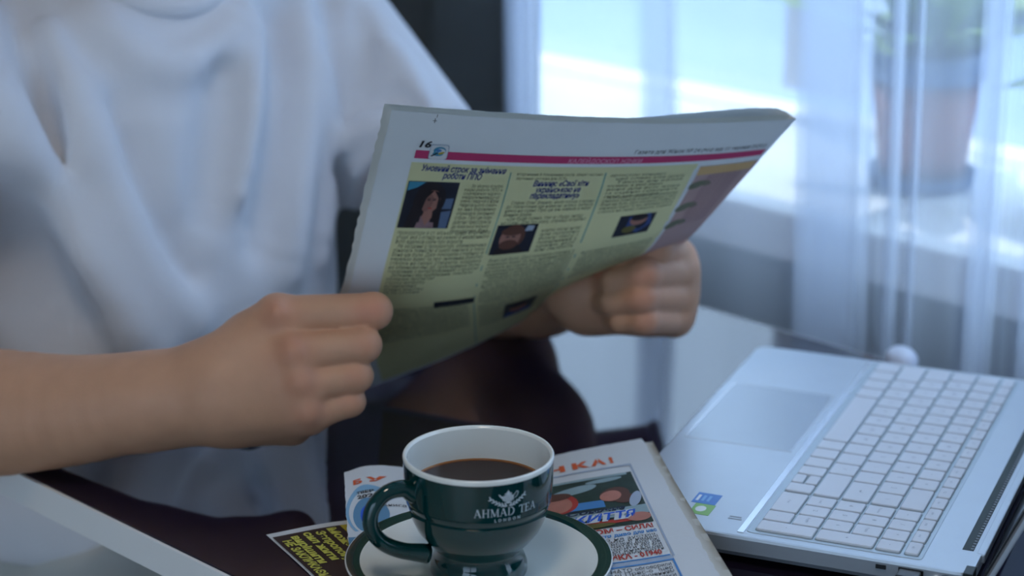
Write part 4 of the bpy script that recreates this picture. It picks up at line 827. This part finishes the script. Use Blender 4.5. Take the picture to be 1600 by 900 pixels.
# crew collar following the neck
nC = 64; cpts = []
for k in range(nC+1):
    t = 2*math.pi*k/nC; c_ = ab(A0+.079*math.cos(t), -.217+.071*math.sin(t), 0); zz_ = np.linspace(1.06, .96, 101); pc_ = np.stack([np.full(101, c_[0]), np.full(101, c_[1]), zz_], 1)
    dd_ = base_shirt(pc_); hit = np.nonzero(dd_ < 0)[0]; cpts.append(np.array([c_[0], c_[1], zz_[hit[0]] if len(hit) else 1.0]))
cz = np.array([q[2] for q in cpts[:-1]]); cz = sum(np.roll(cz, j) for j in range(-5, 6))/11
for k in range(nC+1): cpts[k][2] = cz[k % nC]
V, Fc = tube(cpts, .0082, 10, up=(0, 0, 1), cap=False); mk('collar', V, Fc, M_shirt, ts)
# trousers and shoes
def trf(p):
    d = ell(p, ab(A0, -.24, .545), PF, (.17, .15, .10))
    for sg in (-1, 1):
        h_, kn, an = ab(A0+sg*.09, -.22, .545), ab(A0+sg*.145, .20, .555), ab(A0+sg*.12, .16, .09)
        d = smin(d, cap(p, h_, kn, .092, .066), .04); d = smin(d, cap(p, kn, an, .066, .050), .03)
        d += .004*np.sin((p@TB)*70+(p@TA)*35)*np.clip((p[:, 2]-.3)*4, 0, 1)*.5
    return smax(d, .085-p[:, 2], .01)
mk('trousers', *sdf_mesh(trf, ab(A0, 0, .3)-[.5, .5, .27], ab(A0, 0, .3)+[.5, .5, .4], .008), mat('light_grey_cotton', (196, 196, 190), .95, .05, 30, .3, 300), pe)
for sg in (-1, 1):
    sc2 = ab(A0+sg*.12, .20, 0)
    def shf(p): return smax(smin(ell(p, sc2+[0, 0, .03], PF, (.045, .13, .055)), cap(p, ab(A0+sg*.12, .16, .05), ab(A0+sg*.12, .16, .11), .05, .05), .03), .001-p[:, 2], .004)
    mk('shoe', *sdf_mesh(shf, sc2-[.2, .2, .02], sc2+[.2, .2, .2], .008), mat('shoe_grey', (70, 72, 76), .7), pe)

# ================================================================== CHAIR
M_ch = mat('black_upholstery', (20, 22, 24), .7, .1, 40, .2, 300); M_chl = mat('black_metal', (18, 18, 20), .4, metal=.6)
ch = thing('dining_chair', 'black upholstered chair behind the person', 'chair', ab(A0, -.25, 0))
abox('seat', A0-.23, A0+.23, -.46, .0, .39, .445, M_ch, ch, .015)
abox('backrest', A0-.21, A0+.21, -.50, -.44, .50, .93, M_ch, ch, .02)
for a in (A0-.21, A0+.18):
    abox('leg', a, a+.03, -.03, -.0, 0, .39, M_chl, ch, .004); abox('leg', a, a+.03, -.475, -.445, 0, .56, M_chl, ch, .004)

# ================================================================== CEILING LAMP (out of view, added for warm fill; cup glints suggest an overhead source)
lc_ = ab(-.55, .75, ZC)
cl = thing('fill_ceiling_lamp', 'round white ceiling lamp out of view, added for warm fill', 'lamp', lc_)
mk('lamp_shade', *lathe([(.24, ZC-.001), (.25, ZC-.05), (.235, ZC-.075), (.225, ZC-.075), (.235, ZC-.05), (.23, ZC-.001)], lc_, 48), M_wh, cl)
mk('ceiling_plate', *lathe([(0, ZC-.001), (.10, ZC-.001), (.10, ZC-.02), (0, ZC-.02)], lc_, 32), M_wh, cl)
ld = bpy.data.lights.new('lamp_light', 'AREA'); ld.shape = 'DISK'; ld.size = .40; ld.energy = 5.5; ld.color = (1.0, .88, .74)
lo2 = bpy.data.objects.new('lamp_light', ld); COL.objects.link(lo2); lo2.parent = cl; lo2.location = (0, 0, -.06)
